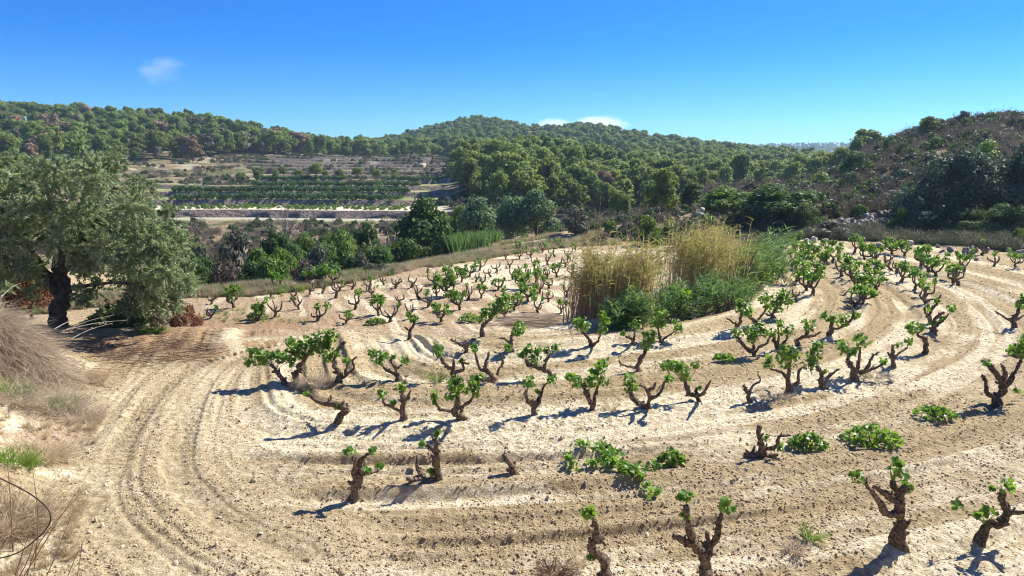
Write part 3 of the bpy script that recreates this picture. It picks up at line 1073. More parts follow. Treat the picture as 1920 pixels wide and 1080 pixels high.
# ------------------------------------------------------------------ pine woods on the hills
def wood():
    rg = np.random.default_rng(77)
    cand = []

    def zone(n, u0, u1, d0, d1, fn, hmin, hmax, nm, mind):
        u = rg.uniform(u0, u1, n)
        D = np.sqrt(rg.uniform(d0 ** 2, d1 ** 2, n))
        x = (u - 960) / FPX * CT * D
        ok = fn(u, D, x)
        grid = {}
        for a, b, c in zip(x[ok], D[ok], u[ok]):
            k = (int(a // mind), int(b // mind))
            if any((a - p) ** 2 + (b - q) ** 2 < mind ** 2 for i in (-1, 0, 1) for j in (-1, 0, 1) for p, q in grid.get((k[0] + i, k[1] + j), [])):
                continue
            grid.setdefault(k, []).append((a, b))
            cand.append([a, b, c, rg.uniform(hmin, hmax), nm])
    xs = [0, 240, 330, 400, 500, 600, 640, 700]
    ys = [176, 192, 203, 226, 246, 262, 270, 278]
    zone(4000, -120, 700, 165, 345, lambda u, D, x: D > np.interp(u, xs, ys) + 14 * (fbm(x / 12, D / 12, 5, 2) - .5), 3.2, 9.0, 'left', 3.9)
    zone(9000, 560, 1660, 272, 560, lambda u, D, x: fbm(x / 25, D / 25, 6, 2) > .30, 4.2, 8.6, 'main', 4.2)
    zone(2400, 862, 1235, 96, 222, lambda u, D, x: D > np.interp(u, [862, 900, 960, 1090, 1235], [128, 108, 104, 104, 125]), 4.4, 8.6, 'mound', 3.9)
    zone(3000, 1180, 1640, 118, 300, lambda u, D, x: D > np.interp(u, [1180, 1300, 1640], [125, 118, 150]), 4.2, 8.2, 'slope', 4.3)
    zone(2500, 1380, 1700, 560, 1700, lambda u, D, x: u > 0, 5, 7.5, 'far', 11)
    C = np.array([[c[0], c[1], c[2], c[3]] for c in cand])
    nm = np.array([c[4] for c in cand])
    z = Hbase(C[:, 0], C[:, 1])
    # keep only the trees that show from here: march outwards and remember what is already covered in each image column
    U = np.arange(-150, 2100, 4.0)
    cover = np.full(len(U), 2000.0)
    order = np.argsort(C[:, 1])
    dn = np.geomspace(48, 1700, 240)
    tx = (U - 960) / FPX * CT
    gy = np.array([proj(tx * d, d + 0 * tx, Hbase(tx * d, d + 0 * tx))[1] for d in dn])
    gi = 0
    keep = []
    for i in order:
        while gi < len(dn) and dn[gi] < C[i, 1] - 2:
            cover = np.minimum(cover, gy[gi])
            gi += 1
        x, y, u, h = C[i]
        pu, pt = proj(x, y, z[i] + h)
        _, pb = proj(x, y, z[i])
        hw = .36 * (pb - pt)
        a = int((pu - hw * .7 + 150) / 4)
        b = int((pu + hw * .7 + 150) / 4) + 1
        if a < 0 or b >= len(U):
            continue
        if pt < cover[a:b].max() - 2.0 and pu > -60 and pu < 1980:
            keep.append(i)
            cover[a:b] = np.minimum(cover[a:b], pt + .42 * (pb - pt))
    keep = np.array(keep)
    size = C[keep, 3] / C[keep, 1]
    srt = keep[np.argsort(-size)]
    near, rest = srt[:292], srt[292:]
    what = {'left': ('on the left hillside', 'pines of the left hillside wood'), 'main': ('on the long ridge behind the valley', 'pines of the ridge behind the valley'),
            'mound': ('on the middle knoll', 'pines of the dense middle knoll'), 'slope': ('on the right wooded slope', 'pines of the right-hand wooded slope'),
            'far': ('on the far blue ridge', 'pines on the far ridge')}
    tier = {}
    for zn in what:
        mem = [i for i in near if nm[i] == zn]
        mem.sort(key=lambda i: C[i, 1])
        nt = max(1, len(mem) // 18)
        for t in range(nt):
            ch = mem[t * len(mem) // nt:(t + 1) * len(mem) // nt]
            ch.sort(key=lambda i: C[i, 0] / C[i, 1])
            for k, i in enumerate(ch):
                tier[i] = '%s from left, %s tier up' % (ORD[k], ORD[t])
    for i in near:
        x, y, u, h = C[i]
        n = fbm(np.array([x / 9.0]), np.array([y / 9.0]), 8, 2)[0]
        mat, ad = None, 'rounded green pine'
        if nm[i] == 'left' and (n > .66 or rg.random() < .04):
            mat, ad = 'pine_brown', 'dried reddish-brown pine'
        elif nm[i] == 'left' and rg.random() < .13:
            mat, ad = 'pine_grey', 'thin greyish pine'
        elif nm[i] == 'mound' and rg.random() < .012:
            mat, ad = 'pine_brown', 'dried reddish-brown pine'
        a, g = what[nm[i]]
        plant('pine_tree', 'pine', '%s %s, %s' % (ad, a, tier[i]), 'pine tree', (x, y, z[i] - .15), h * 1.06, rg.uniform(.72, 1.25), mat, g, rg)
    pf = []
    for k in range(10):
        a, t = tree_proto(300 + k, 'pine', 1300, .066)
        mt = 'pine_brown' if k == 8 else 'pine_grey' if k == 9 else 'pine' if k % 2 else 'pine_far'
        pf.append(link('far_pine_crown', a.mesh('far_pine_crown', M[mt]), linked=False))
    for lft, lb, name in ((True, 'pine wood with some dried brown trees covering the left hillside', 'left_pine_wood'), (False, 'distant mass of green pines covering the far slopes and ridges', 'far_pine_wood')):
        rs = rest[(nm[rest] == 'left') == lft]
        P = np.c_[C[rs, 0], C[rs, 1], z[rs] - .15]
        hh = C[rs, 3] * 1.06
        wv = rg.uniform(.72, 1.3, len(rs))
        gn_scatter(name, lb, 'pine wood', P, pf + pf[:8] + pf[:2] if lft else pf[:8], rg, 1, 1, 0.03, scale=np.c_[hh * wv, hh * wv, hh])
    print('pines', len(near), len(rest))


wood()


# ------------------------------------------------------------------ big olive tree on the left
def olive():
    rg = np.random.default_rng(31)
    b = ground(112, 612)
    D0 = b[1]
    t = thing('olive_tree', 'large silvery olive tree with dark trunk at the left edge', 'olive tree', (b[0], b[1], b[2] - .05))

    def at(px, py, dd=0.0):
        return at_depth(px, py, D0 + dd) - np.array([b[0], b[1], b[2] - .05])
    tr = Acc()
    paths = [([(112, 625, 0), (108, 585, 0), (122, 545, .05), (110, 500, .1), (118, 450, .1)], [.30, .22, .19, .17, .11]),
             ([(116, 560, 0), (88, 520, -.1), (60, 470, -.3), (30, 420, -.5), (0, 370, -.8)], [.14, .11, .08, .05, .03]),
             ([(118, 510, .1), (150, 460, -.2), (185, 410, -.5), (215, 350, -.9)], [.12, .09, .06, .03]),
             ([(112, 470, .1), (95, 400, .3), (90, 340, .5), (80, 300, .6)], [.11, .08, .05, .02]),
             ([(120, 500, .1), (190, 490, .3), (260, 470, .4), (320, 470, .2)], [.10, .07, .05, .02]),
             ([(122, 540, 0), (170, 535, -.5), (230, 530, -1.0), (290, 545, -1.2)], [.07, .05, .035, .02]),
             ([(105, 520, 0), (60, 500, .6), (0, 480, 1.0), (-50, 470, 1.2)], [.10, .08, .05, .03]),
             ([(118, 460, .1), (160, 400, .9), (200, 360, 1.4), (250, 350, 1.6)], [.09, .07, .04, .02])]
    for p, r in paths:
        V, F, Q = tube([at(*q) for q in p], r, 10, .08, rg, .22)
        tr.add(V, F)
    tr.build('trunk', M['wood'], t, True)
    blobs = [(30, 335, 52), (105, 325, 50), (185, 335, 50), (60, 400, 62), (150, 395, 62), (238, 392, 52), (-30, 385, 66), (20, 455, 55), (110, 440, 50),
             (195, 455, 55), (275, 440, 48), (325, 470, 42), (300, 512, 42), (240, 520, 42), (350, 515, 28), (185, 545, 28), (270, 560, 36), (-40, 470, 55),
             (-30, 330, 45), (325, 556, 28), (208, 302, 26), (78, 296, 28), (268, 350, 32), (310, 400, 30), (140, 290, 26), (340, 440, 24), (150, 562, 18), (355, 545, 24), (300, 585, 24), (225, 572, 26), (260, 600, 18), (330, 520, 34), (-10, 300, 30), (30, 300, 26), (250, 480, 45), (160, 500, 40), (60, 500, 38), (0, 515, 38), (70, 535, 16), (200, 590, 22), (170, 575, 18), (345, 585, 18), (365, 490, 20), (290, 545, 40), (215, 420, 45), (20, 400, 60), (60, 545, 20), (145, 530, 24)]
    lf, tw = Acc(), Acc()
    for (u, v, r) in blobs:
        for dd in (-1.35, -.2, 1.1):
            q = rg.normal(size=3) * np.array([9, 9, .25])
            rr = r * rg.uniform(.75, 1.0)
            if abs(dd) > 1 and r < 34:
                continue
            zc = D0 * CT + 2 * ST
            C = at(u + q[0], v + q[1], dd * r / 50 + q[2])
            Rw = rr * zc / FPX
            # twigs radiate from the blob; leaves sit along them
            nt = int(60 * (rr / 45) ** 2) + 8
            d = rand_dir(nt, rg)
            d = unit(d + np.array([0, 0, .15]))
            B = C + d * Rw * rg.uniform(.1, .55, nt)[:, None]
            dirs = unit(d + rg.normal(size=(nt, 3)) * .35 + np.array([0, 0, -.1]))
            L = Rw * rg.uniform(.35, .7, nt)
            bend = np.c_[np.zeros((nt, 2)), -L * rg.uniform(.05, .3, nt)]
            V, F, k = ribbons(B, dirs, L, np.full(nt, .016), bend, rg, 3)
            tw.add(V, F, np.repeat(rg.random(nt), k))
            nl = 22
            s = rg.uniform(.1, 1.05, (nt, nl))
            P = (B[:, None] + dirs[:, None] * (L[:, None] * s)[..., None] + bend[:, None] * (s ** 2)[..., None]).reshape(-1, 3)
            P = P + rg.normal(size=P.shape) * .022
            ax = unit(np.repeat(dirs, nl, 0) + rg.normal(size=P.shape) * .65)
            N = unit(np.cross(ax, rg.normal(size=P.shape)))
            Rm = np.stack([np.cross(ax, N), ax, N], 2)
            V, Fs = inst(LANCE_T * np.array([1.15, 1, 1]), QUAD_F, P, Rm, rg.uniform(.085, .145, len(P)))
            tone = np.repeat(np.clip(rg.normal(.5, .15), 0, 1) + rg.normal(size=nt) * .18, nl) + rg.normal(size=len(P)) * .22
            lf.add(V, Fs, np.repeat(np.clip(tone, 0, 1), 4))
    lf.build('foliage', M['olive'], t)
    tw.build('twigs', M['litterwood'], t)


olive()


# ------------------------------------------------------------------ trees and shrubs of the valley and the right-hand slope
TREES = [
    # name, proto, label, category, column, depth, top row, width px, material
    ('dark_tree', 'round', 'big dark round tree below the terraces, left of the valley trees', 'tree', 795, 50, 368, 122, 'broad'),
    ('valley_tree', 'round', 'dark round tree between the big dark tree and the silvery pair', 'tree', 897, 60, 368, 84, 'laurel'),
    ('valley_tree', 'round', 'left one of the two silvery green trees in front of the pine knoll', 'tree', 960, 62, 356, 72, 'laurel'),
    ('valley_tree', 'round', 'right and larger of the two silvery green trees before the pine knoll', 'tree', 1005, 60, 354, 84, 'laurel'),
    ('pale_shrub', 'tall', 'thin grey-brown shrub standing behind the left plot corner', 'shrub', 1080, 50, 384, 48, 'scrub'),
    ('pine_tree', 'pine_near', 'pale slim pine at the foot of the knoll', 'pine tree', 1160, 84, 354, 46, None),
    ('pine_tree', 'pine_near', 'tall dark pine on the bank behind the reeds', 'pine tree', 1243, 66, 314, 84, None),
    ('pine_tree', 'pine_near', 'short dark pine right of the tall bank pine', 'pine tree', 1296, 68, 342, 60, 'broad'),
    ('bright_bush', 'bush', 'small bright green bush behind the top of the left plot', 'bush', 1146, 50, 404, 30, 'bright'),
    ('bright_bush', 'bush', 'bright green bush behind the dry reeds, left of the pale bank', 'bush', 1218, 45, 403, 58, 'bright'),
    ('grey_bush', 'bush', 'grey-green bush in front of the pale earth bank', 'bush', 1293, 43, 388, 74, 'scrub'),
    ('bank_tree', 'round', 'bright leafy tree at the field end behind the tall reeds', 'tree', 1372, 56, 346, 120, 'bright'),
    ('bank_tree', 'round', 'dark spreading tree at the field end, right of the bright one', 'tree', 1470, 50, 340, 150, 'broad'),
    ('bank_tree', 'bigbush', 'dark bush joining the two trees at the field end', 'bush', 1425, 51, 368, 84, 'broad'),
    ('bank_bush', 'bush', 'grey-green bush by the boulders left of the stone revetment', 'bush', 1553, 42, 414, 96, 'scrub'),
    ('bank_bush', 'bush', 'small green bush above the left end of the revetment', 'bush', 1560, 49, 378, 34, 'bright'),
    ('bank_bush', 'bush', 'green bush at the right end of the stone revetment', 'bush', 1700, 42.5, 382, 52, 'bright'),
    ('bank_bush', 'bush', 'dark bush low on the slope right of the revetment', 'bush', 1742, 42, 366, 110, 'laurel_dark'),
    ('grey_tree', 'bigbush', 'huge grey-green tree mass filling the right slope', 'tree', 1800, 44.5, 276, 200, 'laurel_dark'),
    ('grey_tree', 'bigbush', 'grey-green tree at the right edge beside the huge one', 'tree', 1915, 43.5, 262, 190, 'laurel_dark'),
    ('dark_bush', 'bigbush', 'dark bush under the huge grey-green tree', 'bush', 1800, 41, 385, 110, 'broad'),
    ('dark_bush', 'bigbush', 'dark bush in the right corner of the far field edge', 'bush', 1890, 40, 380, 120, 'broad'),
    ('bright_bush', 'bush', 'bright bush at the right edge by the last vines', 'bush', 1916, 37, 424, 34, 'bright'),
    ('slope_tree', 'bush', 'yellow-green tree crown high on the right slope', 'tree', 1848, 64, 256, 78, 'bright'),
    ('slope_bush', 'bush', 'long yellow-green bush on the saddle left of the right slope', 'bush', 1535, 76, 318, 80, 'bright'),
    ('slope_bush', 'bush', 'dark bush where the right slope meets the sky line of pines', 'bush', 1612, 82, 282, 66, 'broad'),
    ('slope_bush', 'bush', 'dark green bush below the lowest skyline bush of the right slope', 'bush', 1590, 74, 318, 60, 'broad'),
    ('slope_bush', 'bush', 'round dark bush on the right skyline above the revetment', 'bush', 1680, 90, 250, 54, 'broad'),
    ('slope_tree', 'pine_near', 'open pine standing on the right skyline', 'tree', 1742, 92, 218, 50, None),
    ('slope_bush', 'bush', 'low dark bush left of the open skyline pine', 'bush', 1705, 92, 242, 40, 'scrub'),
    ('slope_bush', 'bush', 'skyline bush right of the open pine', 'bush', 1785, 95, 224, 36, 'scrub'),
    ('slope_bush', 'bush', 'highest skyline bush on the right slope', 'bush', 1812, 97, 207, 34, 'scrub'),
    ('slope_bush', 'bush', 'small skyline bush near the right edge', 'bush', 1870, 97, 213, 36, 'dryscrub'),
    ('slope_bush', 'bush', 'dark green bush in the middle of the right slope', 'bush', 1745, 68, 322, 60, 'broad'),
    ('slope_bush', 'bush', 'grey-green bush below the yellow-green crown', 'bush', 1760, 56, 345, 70, 'laurel'),
    ('ravine_shrub', 'round', 'green shrub closing the thicket right of the grey twiggy one', 'shrub', 505, 36.5, 470, 70, 'bright'),
    ('ravine_shrub', 'round', 'dark shrub behind the bright middle shrub', 'shrub', 545, 42, 455, 70, 'broad'),
    ('ravine_shrub', 'round', 'dark shrub between the two bright shrubs of the ravine', 'shrub', 592, 43, 446, 64, 'broad'),
    ('ravine_shrub', 'round', 'grey-green shrub at the right foot of the ravine thicket', 'shrub', 668, 40.5, 466, 60, 'scrub'),
    ('ravine_shrub', 'round', 'dark shrub at the foot right of the low green one', 'shrub', 660, 40, 480, 60, 'broad'),
    ('ravine_shrub', 'round', 'dark shrub at the far left foot of the thicket', 'shrub', 350, 33.5, 470, 70, 'broad'),
    ('ravine_shrub', 'round', 'pale green shrub behind the dark left end of the thicket', 'shrub', 365, 38, 440, 60, 'scrub'),
    ('ravine_shrub', 'round', 'dark shrub right of the big dark tree foot', 'shrub', 832, 47, 440, 60, 'broad'),
    ('valley_tree', 'round', 'green tree behind, between the big dark tree and the left silvery tree', 'tree', 862, 66, 384, 60, 'bright'),
    ('bank_tree', 'bigbush', 'dark bush at the field end right of the dark spreading tree', 'bush', 1520, 46, 380, 80, 'broad'),
    ('slope_bush', 'bush', 'dark bush above the revetment centre', 'bush', 1620, 52, 366, 80, 'broad'),
    ('slope_bush', 'bush', 'grey bush above the right end of the revetment', 'bush', 1680, 50, 356, 80, 'scrub'),
    ('slope_bush', 'bush', 'dark bush on the slope left of the huge grey-green tree', 'bush', 1690, 62, 318, 90, 'laurel_dark'),
    ('bank_bush', 'bush', 'green bush on the sandy bank between the reed clumps', 'bush', 1262, 46, 414, 60, 'bright'),
    ('bank_bush', 'bush', 'grey-green bush left of the bright bush behind the dry reeds', 'bush', 1180, 48, 418, 50, 'scrub'),
    ('bank_bush', 'bush', 'dark bush below the pale earth outcrop', 'bush', 1330, 46, 398, 64, 'broad'),
    # thicket in the ravine beyond the left plot
    ('ravine_shrub', 'dry', 'grey twiggy shrub at the left end of the ravine thicket', 'shrub', 398, 40, 433, 81, 'dryscrub'),
    ('ravine_shrub', 'round', 'grey-green shrub, second from the left in the ravine thicket', 'shrub', 436, 44, 423, 83, 'scrub'),
    ('ravine_shrub', 'dry', 'pale leafless shrub in front of the terrace road', 'shrub', 470, 42, 425, 81, 'greystraw'),
    ('ravine_shrub', 'tall', 'dark narrow shrub under the bare white tree', 'shrub', 514, 43, 431, 59, 'broad'),
    ('ravine_shrub', 'round', 'bright green shrub right of the bare white tree', 'shrub', 563, 45, 429, 70, 'bright'),
    ('ravine_shrub', 'round', 'larger bright green shrub right of the ravine gap', 'shrub', 628, 46, 423, 89, 'bright'),
    ('ravine_shrub', 'tall', 'dark upright shrub left of the big dark tree', 'shrub', 682, 49, 415, 67, 'broad'),
    ('ravine_shrub', 'dry', 'grey bare shrub beside the big dark tree', 'shrub', 716, 48, 407, 81, 'greystraw'),
    ('ravine_shrub', 'round', 'low green shrub at the left foot of the thicket', 'shrub', 480, 38.5, 463, 70, 'bright'),
    ('ravine_shrub', 'round', 'bright low shrub at the middle foot of the thicket', 'shrub', 530, 39.5, 457, 75, 'bright'),
    ('ravine_shrub', 'round', 'grey low shrub at the foot of the thicket', 'shrub', 596, 41, 459, 67, 'scrub'),
    ('ravine_shrub', 'round', 'green low shrub at the right foot of the thicket', 'shrub', 646, 42, 451, 75, 'bright'),
    ('ravine_shrub', 'round', 'brownish low shrub at the thicket foot near the olive', 'shrub', 418, 36.5, 479, 64, 'dryscrub'),
    ('ravine_shrub', 'round', 'dark low shrub at the thicket foot near the olive', 'shrub', 380, 36.5, 473, 67, 'broad'),
    ('ravine_shrub', 'round', 'dark brown low shrub below the bright middle shrub', 'shrub', 562, 39, 481, 67, 'dryscrub'),
    ('ravine_shrub', 'round', 'dark shrub filling the foot left of the big dark tree', 'shrub', 700, 44, 447, 94, 'broad'),
    ('ravine_shrub', 'round', 'dark shrub at the foot of the thicket centre', 'shrub', 610, 39.5, 483, 81, 'broad'),
    ('ravine_shrub', 'round', 'dark shrub at the foot under the low green shrub', 'shrub', 470, 37, 489, 81, 'broad'),
    ('ravine_shrub', 'round', 'dark shrub under the big dark tree crown', 'shrub', 770, 46, 441, 108, 'broad'),
    ('margin_shrub', 'bush', 'grey-green dome shrub on the dry margin of the left plot', 'shrub', 706, 33.5, 488, 60, 'scrub'),
    ('margin_shrub', 'bush', 'flatter greyish shrub on the margin left of the dome shrub', 'shrub', 580, 30, 500, 50, 'scrub'),
    ('rust_shrub', 'round', 'rusty brown shrub behind the olive trunk at the left edge', 'shrub', 45, 21.5, 490, 95, 'redscrub'),
    ('red_shrub', 'bush', 'low shrub with dark red leaves right of the olive', 'shrub', 345, 20.3, 566, 58, 'redscrub'),
    ('dark_shrub', 'bush', 'dark shrub growing under the olive crown', 'shrub', 215, 19.2, 560, 120, 'broad'),
    ('dark_shrub', 'bush', 'brownish shrub at the right foot of the olive', 'shrub', 285, 19.8, 565, 70, 'dryscrub'),
]
for row in TREES:
    nm, key, lb, ct, u, D, yt, w, mt = row
    plant_px(nm, key, lb, ct, u, D, yt, w, mt)


def bare_tree():
    rg = np.random.default_rng(8)
    P = at_depth(533, 392, 46)
    g = hz(P[0], 46)
    H = P[2] - g
    t = thing('bare_tree', 'leafless whitish tree in front of the terrace road', 'tree', (P[0], 46, g))
    a = Acc()
    V, F, Q = tube([(0, 0, -.1), (.1, 0, H * .4), (0, .1, H * .7), (.05, 0, H)], [.10, .07, .045, .012], 6, .3, rg)
    a.add(V, F)
    a.build('trunk', M['deadwood'], t, True)
    a = Acc()
    for k in range(26):
        z0 = H * rg.uniform(.35, .92)
        an = rg.uniform(0, 6.28)
        L = (H - z0) * .45 + .5
        d = np.array([math.cos(an), math.sin(an), rg.uniform(.5, 1.3)])
        e = np.array([0, 0, z0]) + d * L
        V, F, Q = tube([(0, 0, z0), np.array([0, 0, z0]) + d * L * .5 + rg.normal(size=3) * .08, e], [.03, .02, .008], 4, .3, rg)
        a.add(V, F)
        for q in range(5):
            s = np.array([0, 0, z0]) + d * L * rg.uniform(.4, .95)
            dd = unit(d + rg.normal(size=3) * .7)
            V, F, Q = tube([s, s + dd * L * .3], [.012, .006], 3, .4, rg, cap=False)
            a.add(V, F)
    a.build('branches', M['deadwood'], t)


bare_tree()


# ------------------------------------------------------------------ terraces: hedges, small pines, vine rows, scrub
def wob(x):
    return float(3.0 * (fbm(np.array([x / 40.0]), np.array([3.1]), 5, 2)[0] - .5) + .05 * x)


def hedges():
    rg = np.random.default_rng(15)
    for k, (d, u0, u1, hh, lb) in enumerate([(122, 300, 745, 1.5, 'dark hedge right above the terrace vineyard'), (134, 300, 760, 1.3, 'second dark hedge up the terraces'),
                                             (146, 455, 780, 1.3, 'third hedge up the terraces, below the small pines'), (160, 470, 850, 1.0, 'low hedge on the terrace of the small pines')]):
        a = Acc()
        x0 = (u0 - 960) / FPX * CT * d
        x1 = (u1 - 960) / FPX * CT * d
        x = x0
        while x < x1:
            y = d - wob(x) + 1.4 + rg.normal() * .5
            gap = vnoise(np.array([x * .12]), np.array([k * 3.3]), 9)[0]
            h = hh * rg.uniform(.6, 1.15)
            if gap > .16:
                c = np.array([x, y, hz(x, y) + h * .42])
                blob_leaves(a, c, h * .66, 70, .30, rg, squash=.75, shell=.4)
            x += rg.uniform(.35, .7)
        o = a.build('terrace_hedge', M['broad'])
        tag(o, lb, 'hedge', 'hedges along the terrace edges')


hedges()


def terrace_plants():
    rg = np.random.default_rng(16)
    spots = [(592, 166, 305, 22), (530, 170, 312, 14), (635, 168, 317, 20), (670, 172, 314, 18), (706, 172, 316, 17), (560, 168, 318, 16), (484, 165, 313, 22), (740, 170, 316, 16), (452, 164, 322, 20), (610, 174, 320, 13), (516, 163, 318, 15)]
    spots.sort()
    for k, (u, D, yt, w) in enumerate(spots):
        plant_px('small_pine', 'pine_near', 'small bright pine on a terrace, %s from the left in the row of small pines' % ORD[k], 'pine tree', u, D, yt, w * 1.25, None, 'small pines on the terraces')
    # vine rows on the pale terrace above the road
    P = []
    for d in (110.5, 113, 115.5, 118):
        for x in np.arange((300 - 960) / FPX * d, (760 - 960) / FPX * d, 1.3):
            xx = x + rg.normal() * .15
            y = d - wob(xx) + rg.normal() * .2
            if rg.random() < .85:
                P.append((xx, y, hz(xx, y) - .05))
    pr = []
    for k in range(3):
        a, t = tree_proto(400 + k, 'bush', 160, .17)
        pr.append(link('vine_tuft', a.mesh('vine_tuft', M['bright']), linked=False))
    gn_scatter('terrace_vine_rows', 'rows of tiny green vines on the pale terrace above the road', 'vine rows', np.array(P), pr, rg, .55, 1.0, .05)
    # scrub over terraces, hillsides
    pts = []
    n = 22000
    u = rg.uniform(-60, 1990, n)
    D = np.sqrt(rg.uniform(44 ** 2, 262 ** 2, n))
    x = (u - 960) / FPX * CT * D
    f = fbm(x / 7.0, D / 7.0, 19, 3)
    ter = (u > 440) & (u < 866) & (D > 158) & (D < 262)
    lft = (u < 470) & (D > 150) & (D < 250) & (f > .5)
    vly = (u < 900) & (D > 60) & (D < np.interp(u, [0, 760, 800, 900], [101, 101, 128, 128])) & (f > .36)
    rgt = (u > 1330) & (D < 120) & ((u > 1500) | (D < 100)) & (D > np.interp(u, [1330, 1640, 1940], [48, 47, 41]))
    mid = (u > 1080) & (u <= 1340) & (D > 45.5) & (D < 105) & (f > .3)
    mnd = (u > 840) & (u < 1300) & (D > 75) & (D < 130)
    ok = (ter & (f > .52)) | lft | vly | rgt | mid | mnd
    x, D, u = x[ok], D[ok], u[ok]
    z = Hbase(x, D)
    rdry = (u > 1330) & (D < 120)
    sel = rg.random(len(x))
    dryp = np.where(rdry, .48, np.where(u < 470, .6, .42))
    isd = sel < dryp
    pd, pg = [], []
    for k in range(4):
        pd.append(link('dry_scrub', dry_proto(500 + k, 160, 70).mesh('dry_scrub', M['dryscrub']), linked=False))
    for k in range(4):
        a, t = tree_proto(520 + k, 'bush', 420, .12)
        pg.append(link('green_scrub', a.mesh('green_scrub', M['scrub' if k % 2 else 'broad']), linked=False))
    P = np.c_[x, D, z - .06]
    sc_ = rg.uniform(.5, 1.35, len(x)) * np.where(rdry, 1.5, 1.0)
    gn_scatter('dry_hillside_scrub', 'brown dry scrub covering the slopes and terraces', 'scrub', P[isd], pd, rg, 1, 1, .1, scale=np.repeat(sc_[isd][:, None] * 1.1, 3, 1))
    gn_scatter('green_hillside_scrub', 'low dark green scrub dotted over the slopes and terraces', 'scrub', P[~isd], pg, rg, 1, 1, .1, scale=np.repeat(sc_[~isd][:, None], 3, 1))


terrace_plants()


# ------------------------------------------------------------------ houses on the ridges
def box(a, x0, x1, y0, y1, z0, z1):
    V = [(x0, y0, z0), (x1, y0, z0), (x1, y1, z0), (x0, y1, z0), (x0, y0, z1), (x1, y0, z1), (x1, y1, z1), (x0, y1, z1)]
    a.add(V, np.array([(0, 3, 2, 1), (4, 5, 6, 7), (0, 1, 5, 4), (1, 2, 6, 5), (2, 3, 7, 6), (3, 0, 4, 7)]))


def house(label, u, D, ytop, wpx, hpx, wall='white', tiled=False, rz=0.15):
    P = at_depth(u, ytop, D)
    w, h = wpx / FPX * D, hpx / FPX * D
    g = hz(P[0], D)
    base = P[2] - h
    t = thing('white_house' if wall == 'white' else 'stone_house', label, 'house', (P[0], D, base), None, (0, 0, rz))
    dd = w * .7
    a = Acc()
    box(a, -w / 2, w / 2, -dd / 2, dd / 2, min(g - base, 0) - 1.0, h * .92)
    a.build('wall', M[wall], t)
    a = Acc()
    if tiled:
        V = [(-w / 2 - .3, -dd / 2 - .3, h * .93), (w / 2 + .3, -dd / 2 - .3, h * .93), (w / 2 + .3, dd / 2 + .3, h * .93), (-w / 2 - .3, dd / 2 + .3, h * .93), (-w / 2 - .3, 0, h * 1.2), (w / 2 + .3, 0, h * 1.2)]
        a.add(V, [np.array([(0, 1, 5, 4), (2, 3, 4, 5), (0, 3, 2, 1)]), np.array([(1, 2, 5), (3, 0, 4)])])
        a.build('roof', M['tile'], t)
    else:
        box(a, -w / 2 - .15, w / 2 + .15, -dd / 2 - .15, dd / 2 + .15, h * .925, h)
        a.build('roof', M[wall], t)
    nw = max(2, int(w / 3.2))
    for k in range(nw):
        x = -w / 2 + w * (k + .5) / nw
        a = Acc()
        box(a, x - .55, x + .55, -dd / 2 - .05, -dd / 2 + .05, h * .35, h * .70)
        a.build('window', M['glass'], t)


house('white house low among the pines of the left ridge, uphill of the flat one', 312, 296, 217, 14, 8)
house('flat white house on the left ridge skyline', 368, 302, 222, 24, 12)
house('small white house peeking between pines on the left ridge', 432, 300, 230, 8, 14)
house('white house near the right end of the left ridge', 515, 300, 237, 12, 14)
house('small white house in the saddle between the two ridges', 694, 322, 270, 9, 12)
house('ochre house left of the white villa on the ridge', 798, 470, 245, 16, 12, 'ochre')
house('long white villa on the left shoulder of the middle ridge', 825, 468, 246, 24, 12, 'white', True)
house('white villa just below the summit of the middle ridge, upper right one', 882, 470, 233, 18, 14)
house('white villa just below the summit of the middle ridge, lower left one', 864, 466, 236, 13, 12)
house('grey-white house with dark roof below the ridge dip', 992, 420, 248, 14, 8, 'white', True)
house('tiny bright house right of the dark-roofed one', 1008, 415, 252, 8, 10)
for k, (u, w, tl) in enumerate([(1450, 14, 0), (1478, 22, 0), (1508, 12, 1), (1532, 18, 0), (1562, 12, 1), (1590, 14, 0)]):
    house('tiny pale house on the far blue ridge, %s from the left' % ORD[k], u, 1480, 268 + (k % 2) * 1.5, w * .7, 5, 'white', bool(tl), .1 * k)


def ruin():
    P = at_depth(789, 322, 207)
    g = min(P[2], hz(P[0], 207) + .3)
    t = thing('stone_ruin', 'small roofless stone hut on the upper right terraces', 'ruin', (P[0], 207, g), None, (0, 0, .1))
    for nm, b in (('wall', (-1.6, 1.6, -1.6, -1.2, -1, 2.6)), ('wall', (-1.6, -1.2, -1.195, 1.6, -1, 2.8)), ('wall', (1.2, 1.6, -1.195, 1.6, -1, 2.3)), ('wall', (-1.195, 1.195, 1.2, 1.6, -1, 2.6))):
        a = Acc()
        box(a, *b)
        a.build(nm, M['ochre'], t)
    P = at_depth(830, 318, 206)
    a = Acc()
    rg = np.random.default_rng(3)
    for k in range(26):
        box(a, -4 + k * .33, -4 + k * .33 + .31, -.4, .4, -1.5, .5 + rg.uniform(0, .5))
    tag(a.build('ruined_wall', M['stone'], loc=(P[0], 206, min(P[2], hz(P[0], 206) + .4))), 'broken pale wall beside the roofless hut', 'wall')


ruin()


# ------------------------------------------------------------------ boulders and the stone revetment at the far field edge
ROCKS = [pebble_mesh('boulder', np.random.default_rng(600 + k), M['boulder'], .35) for k in range(6)]
PALE_ROCKS = [pebble_mesh('pale_stone', np.random.default_rng(620 + k), M['stone'], .35) for k in range(6)]


